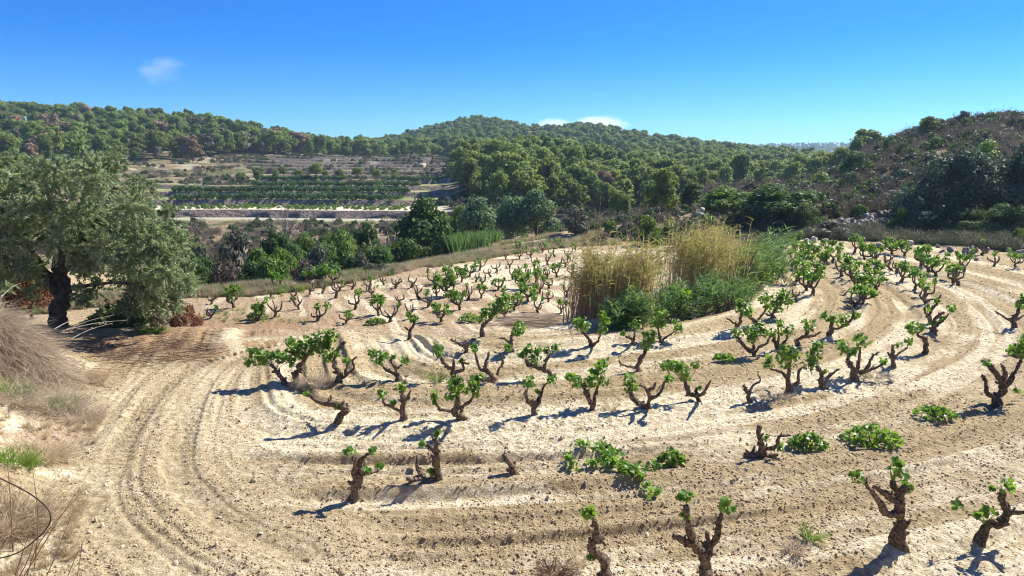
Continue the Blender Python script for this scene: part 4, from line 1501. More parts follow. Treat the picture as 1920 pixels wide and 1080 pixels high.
def rocks():
    rg = np.random.default_rng(61)
    t = thing('stone_revetment', 'rough dry-stone revetment below the right slope', 'stone wall', (0, 0, 0))
    for k in range(120):
        u = rg.uniform(1552, 1692)
        v = rg.uniform(0, 1)
        d = np.interp(v, [0, 1], [43.6, 46.8])
        x = (u - 960) / FPX * CT * d
        s = rg.uniform(.35, .85)
        link('stone', ROCKS[int(rg.integers(6))], t, (x, d, hz(x, d) + .05), tuple(rg.uniform(0, 6.28, 3)), (s, s, s * .9))
    for u, v, s in [(1513, 452, .55), (1526, 453, .55), (1520, 444, .4), (1706, 457, .55), (1636, 460, .35)]:
        P = ground(u, v + 3)
        tag(link('white_boulder', PALE_ROCKS[int(rg.integers(6))], None, (P[0], P[1], P[2] + s * .25), tuple(rg.uniform(0, 6.28, 3)), (s, s, s)),
            'white boulder at the far field edge, %s' % {1513: 'lower left of three together', 1526: 'lower right of three together', 1520: 'top of three together', 1706: 'alone below the green bush', 1636: 'alone below the revetment'}[u], 'boulder')
    bl = []
    for k in range(32):
        u = rg.uniform(1720, 1925) if k < 22 else rg.uniform(1490, 1720)
        v = np.interp(u, [1490, 1720, 1925], [455, 468, 482]) + rg.normal() * 5 - (8 if 1740 < u < 1790 else 0)
        P = ground(u, v)
        s = rg.uniform(.25, .6)
        bl.append((u, link('boulder', ROCKS[int(rg.integers(6))], None, (P[0], P[1], P[2] + s * .18), tuple(rg.uniform(0, 6.28, 3)), (s, s, s * .8))))
    for k, (u, o) in enumerate(sorted(bl, key=lambda q: q[0])):
        tag(o, 'grey boulder on the shaded far field edge, %s from the left' % ORD[k], 'boulder', 'grey boulders along the far field edge')
    # pale rocks on the bank behind the reeds
    t = thing('rock_outcrop', 'pale rock outcrop on the bank behind the reeds', 'rock', (0, 0, 0))
    for u, v, s in ((1312, 406, 1.3), (1308, 420, 1.0), (1320, 418, .9), (1316, 394, .7)):
        P = at_depth(u, v, 51.5)
        link('rock', PALE_ROCKS[int(rg.integers(6))], t, P, tuple(rg.uniform(0, 6.28, 3)), (s * .8, s, s * 1.2))


rocks()


# ------------------------------------------------------------------ bush vines
def leaf_cluster(acc, sh, C, Rw, rg, fine=True, dens=1.0, root=None):
    n = int((6 + 1500 * Rw * Rw) * dens)
    d = rand_dir(n, rg)
    P = C + d * (Rw * rg.random(n) ** .45)[:, None] * np.array([1, .9, 1])
    N = unit(d * .5 + rg.normal(size=(n, 3)) * .6 + np.array([.1, -.2, .35]))
    T, F = (VINE_T, VINE_F) if fine else (VINE_T2, VINE_F2)
    V, Fs = inst(T, F, P, frames(N, rg, np.tile(np.array([0, 0, -1.0]), (n, 1)) + rg.normal(size=(n, 3)) * .6), rg.uniform(.055, .105, n))
    acc.add(V, Fs, np.repeat(np.clip(rg.normal(.45, .28, n), 0, 1), len(T)))
    if sh is not None:
        for k in range(max(2, min(7, int(Rw * 30)))):
            b = (root if root is not None else C - np.array([0, 0, Rw])) + rg.normal(size=3) * .008
            e = C + rand_dir(1, rg)[0] * Rw * rg.uniform(.5, 1.05)
            V, F, Q = tube([b, (b + e) / 2 + rg.normal(size=3) * .02, e], [.006, .005, .003], 4, .06, rg, .05, cap=False)
            sh.add(V, F)


def vine_px(label, base, paths, leaves, rg, group, r0=.056, name='bush_vine'):
    r0 = r0 * .9
    """vine traced in photo pixels at the depth of its base; arms also spread in depth"""
    g = ground(*base)
    D = g[1]
    zc = D * CT + EYE * ST
    origin = np.array([g[0], g[1], dz1(g[0], g[1]) - .03])
    t = thing(name, label, 'vine', origin, group)
    pts, offs = [], []
    for k, p in enumerate(paths):
        p = np.array(p, float)
        if k == 0:
            p = np.vstack([[base[0], base[1] + 2], p])
            st = 0.0
        else:
            q = np.array(pts)
            st = offs[int(np.argmin(np.hypot(*(q - p[0]).T)))]
        L = np.concatenate([[0], np.cumsum(np.hypot(*np.diff(p, axis=0).T))])
        end = st + rg.normal() * .10 + (rg.uniform(-.22, .22) if k else rg.uniform(-.08, .08))
        dd = st + (end - st) * L / L[-1]
        W = np.array([at_depth(a, b, D + c) for (a, b), c in zip(p, dd)])
        if k == 0:
            W[0, 2] = origin[2] - .06
            W[0, 1] = D
        W = W - origin
        n = len(p)
        if k == 0:
            rad = np.interp(np.linspace(0, 1, n), [0, .18, .6, 1], [r0 * 1.35, r0, r0 * .78, r0 * .5])
        else:
            rad = np.interp(np.linspace(0, 1, n), [0, .3, 1], [r0 * .66, r0 * .56, r0 * .34])
        a = Acc()
        V, F, Q = tube(W, rad, 10, .026, rg, .46)
        a.add(V, F)
        for _ in range(5 + 2 * (k == 0)):          # knots and old spur stubs
            i = int(rg.integers(len(Q) // 5, len(Q)))
            dr = rand_dir(1, rg)[0]
            rr = np.interp(i / len(Q), np.linspace(0, 1, n), rad)
            V, F, _q = tube([Q[i], Q[i] + dr * rr * 1.25, Q[i] + dr * rr * 1.9 + np.array([0, 0, rr * .6])], [rr * .62, rr * .55, rr * .28], 6, .02, rg, .3)
            a.add(V, F)
        a.build('trunk' if k == 0 else 'arm', M['bark'], t, True)
        pts += [tuple(x) for x in p]
        offs += list(dd)
    q = np.array(pts)
    for (x, y, r) in leaves:
        i = int(np.argmin(np.hypot(q[:, 0] - x, q[:, 1] - y)))
        a, sh = Acc(), Acc()
        C = at_depth(x, y, D + offs[i] + rg.normal() * .03) - origin
        root = at_depth(q[i, 0], q[i, 1], D + offs[i]) - origin
        Rw = max(.04, r * 1.2 * zc / FPX)
        leaf_cluster(a, sh, C, Rw, rg, D < 17, root=root)
        c = a.build('leaf_cluster', M['vine'], t)
        sh.build('shoot', M['shoot'], c)
    return t


ROW1 = 'the nearest row'
ROW2 = 'the second row'
ROW3 = 'the long third row'
ROW4 = 'the fourth row'
ROW5 = 'the fifth row'
ROW6 = 'the sixth row'
SPEC = [
    # row, description, base, trunk and arm paths, leaf clusters (all in photo pixels)
    (ROW1, 'single upright gnarled stump with one leaf tuft', (1137, 1078), [[(1138, 1064), (1124, 1043), (1108, 1024), (1122, 1010), (1115, 993), (1116, 977)]], [(1102, 960, 10), (1108, 968, 7), (1110, 1043, 5)], .062),
    (ROW1, 'forked vine with two tall leaf-tipped arms', (1327, 1076), [[(1322, 1050), (1315, 1035), (1300, 1018), (1290, 985), (1287, 948)], [(1318, 1040), (1327, 1018), (1327, 998)], [(1328, 1040), (1342, 1008), (1348, 980), (1353, 963)], [(1300, 1020), (1280, 1013), (1262, 1006)]], [(1287, 931, 10), (1363, 948, 12), (1284, 965, 5)], .066),
    (ROW1, 'tall thick-trunked vine with four raised arms', (1688, 1022), [[(1688, 990), (1690, 955), (1687, 933), (1680, 917), (1675, 903)], [(1690, 960), (1663, 963), (1647, 937), (1628, 914), (1623, 902)], [(1690, 945), (1667, 933), (1653, 920), (1640, 912)], [(1688, 935), (1695, 918), (1698, 912)]], [(1608, 895, 11), (1682, 883, 15), (1685, 867, 9), (1700, 910, 8)], .070),
    (ROW1, 'twisted vine with a bent elbow at the right edge', (1838, 1008), [[(1850, 984), (1877, 980), (1888, 960), (1878, 934), (1880, 920)], [(1888, 962), (1900, 958), (1925, 962)]], [(1887, 912, 11), (1862, 917, 6), (1855, 960, 9), (1837, 970, 6), (1793, 948, 7)], .062),
    (ROW2, 'crooked vine with three leaf-tipped arms', (660, 933), [[(667, 910), (673, 900), (665, 883), (667, 867), (662, 858)], [(674, 898), (675, 880), (675, 864), (687, 853), (695, 849)], [(674, 895), (680, 888), (693, 885), (708, 882)]], [(656, 847, 8), (698, 847, 6), (712, 875, 5), (685, 882, 7)], .062),
    (ROW2, 'tall crooked vine with low sideways arms', (817, 907), [[(823, 887), (817, 864), (819, 848), (818, 833), (817, 823)], [(818, 850), (808, 840), (801, 835)], [(820, 903), (807, 898), (790, 902), (762, 897)], [(800, 900), (791, 886), (782, 880), (783, 854)]], [(822, 817, 7), (791, 833, 6), (812, 885, 5)], .062),
    (ROW2, 'bare leaning stump without leaves', (973, 893), [[(964, 880), (951, 864), (945, 854)]], [], .062),
    (ROW2, 'low twisted trunk lying on its side with a raised arm', (1397, 860), [[(1408, 853), (1424, 850), (1427, 832), (1422, 815), (1424, 798)], [(1424, 848), (1440, 842), (1457, 834), (1460, 820), (1482, 816)], [(1420, 856), (1440, 856), (1458, 852)]], [(1437, 820, 4), (1466, 840, 7)], .066),
    (ROW2, 'large many-armed vine at the right edge', (1867, 762), [[(1872, 745), (1880, 722), (1862, 692), (1850, 680)], [(1868, 750), (1852, 738), (1848, 715), (1842, 702)], [(1878, 740), (1896, 708), (1908, 690), (1915, 676)], [(1880, 725), (1885, 700), (1880, 685)]], [(1848, 680, 7), (1913, 652, 15), (1925, 640, 14), (1906, 732, 4)], .075),
    (ROW2, 'vine with long low arms at the right edge, farther one', (1903, 615), [[(1900, 600), (1908, 585), (1912, 576)], [(1900, 603), (1887, 597), (1875, 589), (1866, 584)], [(1904, 600), (1922, 590)]], [(1913, 570, 9), (1921, 560, 9)], .065),
    (ROW3, 'stooping vine with one long arm bent left', (630, 797), [[(637, 783), (648, 770), (634, 760), (607, 757), (588, 748), (579, 738)], [(634, 762), (622, 757), (620, 742)]], [(576, 739, 5), (633, 763, 5)], .062),
    (ROW3, 'upright vine with one low left arm', (757, 792), [[(756, 773), (755, 748), (753, 733)], [(756, 776), (738, 764), (721, 757), (717, 746)], [(756, 752), (764, 746), (770, 732)]], [(717, 737, 8), (753, 727, 9), (738, 756, 5)], .060),
    (ROW3, 'leafy candelabra vine with a swollen lying foot', (878, 788), [[(862, 784), (853, 768), (858, 753), (860, 738)], [(854, 770), (834, 770), (821, 761), (817, 749)], [(856, 766), (868, 762), (881, 752), (890, 740)]], [(813, 741, 8), (818, 754, 5), (852, 727, 13), (857, 713, 10), (843, 742, 8), (887, 722, 13), (899, 710, 8), (893, 734, 9), (873, 730, 8)], .066),
    (ROW3, 'small lyre-shaped vine with two leaf tufts', (1003, 780), [[(1002, 762), (991, 751), (985, 740), (987, 731)], [(1002, 764), (1014, 746), (1018, 728), (1028, 717)]], [(991, 716, 9), (1034, 712, 10), (1008, 734, 6)], .058),
    (ROW3, 'broad leafy vine with a crown of four tufts', (1115, 769), [[(1110, 758), (1101, 740), (1095, 727), (1087, 717)], [(1113, 760), (1116, 743), (1120, 727)]], [(1081, 716, 11), (1070, 706, 8), (1106, 716, 12), (1113, 702, 12), (1131, 714, 10), (1127, 690, 12), (1135, 680, 7), (1103, 742, 5)], .060),
    (ROW3, 'wide vine with bare knotted centre arms', (1216, 768), [[(1207, 760), (1193, 753), (1181, 740), (1180, 728)], [(1215, 760), (1218, 745), (1211, 728), (1199, 722)], [(1212, 732), (1224, 727), (1229, 717)], [(1218, 748), (1230, 743), (1241, 731), (1246, 715)]], [(1181, 726, 12), (1184, 709, 10), (1254, 710, 8)], .062),
    (ROW3, 'squat vine with one high leafy left arm', (1314, 754), [[(1306, 742), (1294, 740), (1288, 725), (1284, 716)], [(1306, 744), (1306, 729)], [(1310, 742), (1318, 738), (1325, 727), (1332, 713)]], [(1284, 706, 10), (1280, 693, 10), (1268, 688, 11), (1252, 685, 10), (1304, 684, 7), (1312, 727, 4)], .060),
    (ROW3, 'thin small vine with a bare hooked arm', (1408, 750), [[(1401, 733), (1393, 722)], [(1405, 740), (1411, 724), (1425, 714), (1421, 702)]], [], .045),
    (ROW3, 'big leafy vine with a dense middle tuft', (1483, 735), [[(1480, 718), (1477, 707), (1480, 690)], [(1478, 710), (1464, 697), (1445, 693)], [(1482, 722), (1496, 716), (1497, 698), (1507, 687)]], [(1440, 684, 9), (1441, 674, 7), (1477, 673, 18), (1470, 657, 12), (1487, 662, 12)], .062),
    (ROW3, 'leaning vine with a leafy left arm touching the dense one', (1548, 724), [[(1540, 706), (1536, 694), (1532, 684)], [(1545, 712), (1558, 703), (1574, 692)]], [(1519, 681, 13), (1527, 662, 14), (1533, 647, 8), (1545, 697, 4)], .060),
    (ROW3, 'dark tangled vine with two leafy left arms', (1608, 708), [[(1600, 692), (1592, 680), (1590, 668)], [(1606, 696), (1610, 678), (1613, 655)], [(1606, 698), (1625, 692), (1634, 672), (1648, 660)], [(1612, 700), (1640, 690), (1655, 684)]], [(1582, 653, 12), (1592, 660, 8), (1616, 640, 14), (1601, 660, 7), (1657, 677, 8)], .062),
    (ROW3, 'mostly bare vine with three thin arms', (1677, 684), [[(1673, 668), (1673, 648)], [(1676, 674), (1684, 664), (1701, 652)], [(1672, 670), (1664, 660)]], [(1703, 640, 7), (1685, 647, 6)], .056),
    (ROW3, 'single-armed vine with a flat leafy top', (1734, 658), [[(1736, 641), (1724, 630), (1720, 624)]], [(1712, 617, 10), (1726, 613, 8), (1703, 613, 6)], .056),
    (ROW3, 'spiky vine climbing away beside the curved track', (1753, 628), [[(1750, 608), (1757, 594), (1770, 585)], [(1752, 612), (1766, 603), (1779, 588)], [(1750, 610), (1744, 595)]], [(1784, 577, 8), (1748, 604, 6), (1766, 598, 5)], .062),
    (ROW3, 'dark vine right behind the spiky one', (1744, 612), [[(1743, 592), (1750, 578), (1757, 568)], [(1743, 596), (1735, 584), (1733, 576)]], [(1740, 577, 6), (1757, 566, 6)], .062),
    (ROW4, 'leaning leafy vine at the left end', (538, 724), [[(528, 707), (518, 694), (508, 684)]], [(487, 672, 15), (476, 661, 10), (465, 680, 9), (520, 668, 12), (505, 664, 8), (537, 672, 9)], .070),
    (ROW4, 'vine with the largest leaf canopy', (553, 715), [[(556, 700), (563, 687), (571, 671), (582, 661)]], [(553, 660, 15), (573, 650, 16), (593, 653, 16), (607, 634, 13), (624, 629, 10), (545, 642, 9), (590, 637, 11), (545, 678, 9), (612, 646, 8)], .070),
    (ROW4, 'dark vine with raised bare right arm', (638, 721), [[(635, 707), (630, 688), (626, 676), (633, 656), (648, 641)], [(637, 710), (650, 703), (663, 690), (661, 677), (669, 669)], [(648, 702), (650, 686)]], [(618, 668, 11), (630, 660, 10), (650, 676, 6), (616, 655, 6)], .062),
    (ROW4, 'slender forked vine with a big left tuft', (750, 719), [[(745, 703), (731, 697), (719, 688)], [(742, 698), (741, 690), (733, 678), (734, 672)], [(742, 692), (753, 684)]], [(707, 672, 13), (697, 663, 9), (717, 666, 10), (758, 676, 9), (738, 668, 4)], .056),
    (ROW4, 'three-armed vine with mostly bare arms', (852, 712), [[(850, 695), (834, 684), (828, 671)], [(850, 692), (850, 674)], [(852, 698), (869, 692), (867, 681), (880, 682)]], [(823, 659, 10), (817, 648, 7), (867, 677, 4)], .058),
    (ROW4, 'bare wide vine with two tall upright arms', (935, 710), [[(916, 699), (911, 683), (916, 660)], [(932, 702), (936, 692), (943, 680), (939, 665), (946, 660)], [(916, 700), (900, 690), (893, 672), (890, 658)]], [(951, 651, 8), (889, 652, 8)], .056),
    (ROW4, 'reclining leafy vine with a long lying trunk', (1046, 711), [[(1026, 699), (1009, 689), (995, 685), (986, 676)], [(1020, 694), (1025, 676), (1033, 663)]], [(978, 664, 10), (991, 656, 8), (1003, 672, 12), (1009, 655, 8), (1028, 655, 8), (1045, 650, 8)], .062),
    (ROW4, 'thin-armed vine with a leafy raised tip', (1197, 694), [[(1198, 678), (1208, 664), (1211, 654)], [(1195, 690), (1181, 688), (1164, 682), (1161, 676)]], [(1215, 641, 13), (1225, 630, 9), (1210, 628, 7)], .054),
    (ROW4, 'leafy cup-shaped vine right of the low bush', (1417, 672), [[(1414, 660), (1403, 656), (1388, 641), (1384, 633)], [(1416, 662), (1424, 650), (1438, 643), (1444, 630)], [(1414, 660), (1413, 645)]], [(1382, 626, 10), (1413, 623, 15), (1408, 635, 9), (1425, 610, 9), (1432, 622, 8)], .060),
    (ROW4, 'three-tufted vine close behind the cup-shaped one', (1462, 660), [[(1454, 644), (1450, 632)], [(1458, 650), (1460, 630), (1459, 615)], [(1462, 650), (1474, 640), (1477, 628)]], [(1447, 624, 8), (1460, 606, 8), (1477, 621, 12)], .058),
    (ROW4, 'forward-leaning vine with long bare right arm', (1503, 654), [[(1494, 640), (1508, 631), (1516, 622)], [(1504, 634), (1526, 629), (1540, 622)]], [(1515, 609, 12), (1512, 620, 5)], .060),
    (ROW4, 'crowded vine with arms trailing up the row', (1555, 635), [[(1558, 615), (1562, 602)], [(1558, 618), (1577, 613), (1597, 600), (1600, 582), (1588, 571)], [(1580, 612), (1592, 608)]], [(1548, 594, 10), (1562, 597, 8), (1580, 600, 12), (1605, 590, 8)], .060),
    (ROW5, 'curled vine with one round tuft', (962, 666), [[(957, 645), (960, 628)], [(957, 644), (947, 636), (936, 634)]], [(974, 616, 12), (968, 622, 8)], .052),
    (ROW5, 'V-shaped vine with two leafy arms at the dry reeds', (1114, 656), [[(1107, 640), (1094, 623)], [(1113, 645), (1121, 640), (1125, 628)]], [(1093, 609, 13), (1083, 603, 9), (1129, 615, 9), (1132, 603, 10), (1130, 592, 8)], .056),
    (ROW5, 'stubby vine half hidden under green reeds', (1186, 652), [[(1186, 638), (1173, 630)], [(1187, 640), (1190, 624)]], [(1170, 625, 6), (1192, 609, 10)], .054),
    (ROW5, 'slender vine with three tufts right of the stubby one', (1241, 648), [[(1237, 632), (1233, 615)], [(1240, 640), (1252, 630), (1264, 622)]], [(1231, 604, 9), (1242, 608, 9), (1243, 589, 11), (1271, 616, 9), (1267, 604, 6)], .052),
    (ROW5, 'vine with a bare left arm and leafy peak', (1380, 619), [[(1388, 600), (1390, 588)], [(1383, 610), (1373, 603), (1362, 597)]], [(1393, 577, 13), (1403, 585, 9), (1385, 568, 7)], .058),
    (ROW5, 'dark vine between two leafy neighbours', (1418, 608), [[(1412, 600), (1402, 594)], [(1420, 600), (1430, 590), (1437, 575)]], [(1435, 560, 10), (1440, 576, 7)], .056),
    (ROW5, 'full leafy vine at the bend of the row', (1448, 600), [[(1450, 586), (1456, 576)], [(1444, 592), (1434, 588)]], [(1460, 567, 16), (1476, 560, 11), (1465, 552, 9)], .056),
    (ROW6, 'short bare forked vine', (870, 665), [[(873, 651), (861, 645), (844, 637)], [(873, 653), (878, 642)]], [], .052),
    (ROW6, 'dark twisted vine on the edge above the pale strip', (767, 635), [[(770, 620), (777, 604), (768, 593)], [(769, 622), (759, 613)]], [(777, 597, 8), (765, 590, 5)], .052),
    (ROW6, 'tall leafy vine leaning right on the edge', (906, 630), [[(905, 613), (916, 602), (926, 591)]], [(910, 589, 11), (926, 581, 13), (939, 570, 12), (946, 561, 10), (900, 598, 7)], .058),
]


def main_vines():
    rg = np.random.default_rng(41)
    for row in (ROW1, ROW2, ROW3, ROW4, ROW5, ROW6):
        L = sorted([s for s in SPEC if s[0] == row], key=lambda s: s[2][0])
        for k, s in enumerate(L):
            vine_px('%s, %s vine from the left in %s' % (s[1], ORD[k], row.replace('the ', '', 1)) if False else '%s, in %s' % (s[1], row), s[2], s[3], s[4], rg, 'vines in ' + row.replace(', before the reeds', '').replace(', along the plot edge', ''), s[5])


main_vines()


def ground_bush(label, u, v, rx, ry, rg, n=3, name='leafy_vine'):
    """young vine sprawling on the soil without a visible trunk"""
    g = ground(u, v + ry * .6)
    zc = g[1] * CT + EYE * ST
    o = np.array([g[0], g[1], dz1(g[0], g[1])])
    t = thing(name, label, 'vine', o, 'low leafy vines on the soil')
    wx, wz = rx * zc / FPX, ry * zc / FPX * 1.1
    a = Acc()
    for k in range(5):
        an = rg.uniform(0, 6.28)
        e = np.array([math.cos(an) * wx * .8, math.sin(an) * wx * .5, wz * rg.uniform(.4, 1)])
        V, F, Q = tube([(0, 0, -.03), e * .5 + np.array([0, 0, .06]), e], [.014, .01, .005], 5, .05, rg, .2)
        a.add(V, F)
    a.build('stem', M['bark'], t, True)
    a = Acc()
    m = int(1250 * wx * (wz + .12)) + 40
    an = rg.uniform(0, 6.28, m)
    q = np.sqrt(rg.random(m))
    P = np.c_[np.cos(an) * q * wx, np.sin(an) * q * wx * .7, .03 + wz * 1.3 * (1 - q ** 2 * .8) * rg.uniform(.25, 1, m)]
    N = unit(rg.normal(size=(m, 3)) * .6 + np.array([0, -.1, .6]))
    V, Fs = inst(VINE_T, VINE_F, P, frames(N, rg), rg.uniform(.05, .10, m))
    a.add(V, Fs, np.repeat(np.clip(rg.normal(.55, .28, m), 0, 1), len(VINE_T)))
    a.build('leaves', M['vine'], t)


def sprawls():
    rg = np.random.default_rng(43)
    for lb, u, v, rx, ry in [
        ('round leafy vine beside the lying trunk in the second row', 1513, 832, 36, 22),
        ('wide low leafy vine, largest of the ground bushes on the right', 1633, 822, 54, 24),
        ('flat leafy vine, rightmost of the three low ones in the second row', 1752, 781, 40, 14),
        ('compact round leafy vine right of the sprawling vine', 1258, 862, 27, 19),
        ('low leafy vine in the fourth row left of the cup-shaped vine', 1357, 678, 20, 10),
        ('low leafy vine behind the squat third-row vine', 1262, 690, 24, 10),
        ('leafy vine mound on the left plot edge below the tall dark tree', 705, 604, 20, 7),
        ('small leafy mound at the left end of the left plot', 484, 592, 20, 11),
        ('flat leafy mound between vines in the middle of the left plot', 880, 596, 22, 12),
        ('leafy mound at the right edge of the front rows', 1908, 655, 22, 14),
    ]:
        ground_bush(lb, u, v, rx, ry, rg)
    # the sprawling vine whose shoots creep over the soil
    g = ground(1160, 885)
    o = np.array([g[0], g[1], dz1(g[0], g[1])])
    t = thing('sprawling_vine', 'vine sprawling flat over the soil with long leafy shoots', 'vine', o, 'low leafy vines on the soil')
    zc = g[1] * CT + EYE * ST
    for path in [[(1160, 880), (1135, 868), (1105, 850), (1085, 842)], [(1160, 885), (1180, 890), (1215, 885), (1240, 885)], [(1165, 890), (1190, 905), (1215, 925), (1228, 938)],
                 [(1150, 880), (1120, 880), (1108, 884)], [(1140, 868), (1150, 852), (1165, 858)], [(1155, 885), (1175, 905), (1195, 912)], [(1075, 888), (1068, 880), (1063, 872)], [(1130, 845), (1142, 850), (1150, 862)]]:
        W = []
        for p in path:
            q = ground(*p)
            W.append(np.array([q[0], q[1], dz1(q[0], q[1]) + .05]) - o)
        W = np.array(W)
        a, lf = Acc(), Acc()
        V, F, Q = tube(W, [.010, .008, .005], 5, .05, rg, .15)
        a.add(V, F)
        s = a.build('shoot', M['shoot'], t)
        m = int(34 * len(Q) / 8) + 20
        i = rg.integers(0, len(Q), m)
        P = Q[i] + rg.normal(size=(m, 3)) * np.array([.05, .05, .025]) + np.array([0, 0, .035])
        N = unit(rg.normal(size=(m, 3)) * .6 + np.array([0, -.1, .7]))
        V, Fs = inst(VINE_T, VINE_F, P, frames(N, rg), rg.uniform(.045, .085, m))
        lf.add(V, Fs, np.repeat(np.clip(rg.normal(.55, .28, m), 0, 1), len(VINE_T)))
        lf.build('leaves', M['vine'], s)


sprawls()


def vine_proto(seed, leafy, narm, Hh=.75):
    rg = np.random.default_rng(seed)
    a, lf = Acc(), Acc()
    fork = np.array([rg.normal() * .06, rg.normal() * .06, Hh * rg.uniform(.22, .34)])
    V, F, Q = tube([(0, 0, -.06), fork * .5 + rg.normal(size=3) * .02, fork], [.075, .058, .05], 7, .05, rg, .3)
    a.add(V, F)
    a0 = rg.uniform(0, 6.28)
    for k in range(narm):
        an = a0 + k * 6.28 / narm + rg.normal() * .35
        out = rg.uniform(.14, .38)
        e = fork + np.array([math.cos(an) * out, math.sin(an) * out, Hh * rg.uniform(.3, .62)])
        m = fork + (e - fork) * np.array([.75, .75, .35]) + rg.normal(size=3) * .04
        V, F, Q = tube([fork, m, e + rg.normal(size=3) * .02], [.04, .034, .02], 6, .05, rg, .3)
        a.add(V, F)
        if rg.random() < leafy:
            leaf_cluster(lf, None, e + np.array([0, 0, .05]), rg.uniform(.10, .20) * (.7 + .5 * leafy), rg, False, .9)
            if leafy > .85:
                leaf_cluster(lf, None, e + rg.normal(size=3) * .1 + np.array([0, 0, .12]), rg.uniform(.09, .16), rg, False, .9)
    if not lf.V:
        leaf_cluster(lf, None, fork + np.array([.05, 0, .05]), .04, rg, False, .5)
    return a.mesh('trunk', M['bark'], True), lf.mesh('foliage', M['vine'])


VP = {'leafy': [vine_proto(700 + k, .95, 4 + k % 2) for k in range(6)], 'half': [vine_proto(720 + k, .6, 4) for k in range(6)], 'bare': [vine_proto(740 + k, .12, 3 + k % 2) for k in range(5)]}
RIGHT_BACK = [(1796, 535, 'b'), (1717, 543, 'l'), (1753, 517, 'l'), (1690, 528, 'l'), (1807, 508, 'l'), (1863, 499, 'h'), (1903, 503, 'l'), (1727, 502, 'l'), (1697, 480, 'l'), (1673, 476, 'l'),
              (1643, 494, 'l'), (1655, 497, 'b'), (1620, 484, 'l'), (1604, 474, 'l'), (1562, 490, 'l'), (1549, 476, 'l'), (1594, 514, 'l'), (1582, 500, 'h'), (1488, 467, 'l'), (1498, 491, 'l'), (1510, 504, 'l'),
              (1520, 524, 'l'), (1534, 513, 'l'), (1513, 548, 'h'), (1493, 566, 'b'), (1607, 545, 'h'), (1630, 525, 'l'), (1643, 542, 'l'), (1617, 558, 'l'), (1424, 538, 'l'), (1408, 541, 'h'), (1447, 528, 'l'),
              (1341, 585, 'b'), (1318, 591, 'b'), (1294, 597, 'h'), (1730, 560, 'h'), (1738, 574, 'h'), (1618, 572, 'l'), (1670, 512, 'b'), (1681, 516, 'b'), (1523, 556, 'l'), (1361, 580, 'b'), (1600, 578, 'h'), (1505, 478, 'h'), (1840, 478, 'h')]
LEFT_PLOT = [(396, 571, 'b'), (439, 578, 'l'), (396, 597, 'b'), (484, 602, 'l'), (517, 596, 'h'), (559, 580, 'b'), (555, 562, 'b'), (508, 557, 'b'), (581, 553, 'b'), (604, 550, 'b'), (637, 546, 'b'), (630, 559, 'b'),
             (594, 602, 'h'), (652, 605, 'h'), (666, 580, 'h'), (709, 592, 'l'), (731, 603, 'h'), (772, 598, 'b'), (660, 542, 'h'), (720, 534, 'b'), (741, 542, 'b'), (772, 540, 'b'), (817, 533, 'h'), (817, 557, 'l'),
             (836, 557, 'l'), (849, 530, 'l'), (866, 530, 'l'), (802, 576, 'h'), (829, 603, 'l'), (862, 581, 'l'), (848, 565, 'b'), (900, 560, 'l'), (877, 562, 'h'), (934, 543, 'l'), (892, 529, 'b'), (930, 511, 'b'),
             (956, 503, 'b'), (975, 512, 'b'), (1027, 497, 'h'), (1046, 520, 'l'), (964, 581, 'l'), (990, 565, 'l'), (978, 541, 'l'), (1005, 531, 'l'), (1027, 566, 'b'), (1050, 588, 'l'), (1061, 557, 'b'), (1016, 472, 'h'),
             (1050, 465, 'h'), (1065, 486, 'h'), (997, 483, 'h'), (975, 486, 'h'), (949, 487, 'h'), (906, 540, 'b'), (1010, 512, 'h'), (1000, 500, 'b'), (1040, 482, 'b'), (960, 525, 'b'), (990, 520, 'h'), (940, 566, 'h'),
             (920, 520, 'b'), (785, 560, 'b'), (750, 572, 'b'), (700, 556, 'b'), (690, 545, 'h'), (900, 507, 'h'), (880, 518, 'h'), (840, 514, 'b'), (1030, 540, 'b'), (1070, 520, 'h'), (1035, 460, 'b'), (1080, 470, 'h'),
             (1000, 468, 'b'), (970, 470, 'h'), (1012, 550, 'h'), (950, 596, 'h'), (1010, 586, 'h'), (545, 528, 'l'), (575, 535, 'l'), (600, 530, 'l'), (625, 533, 'l'), (520, 540, 'l'), (1060, 500, 'b'), (1025, 520, 'b')]


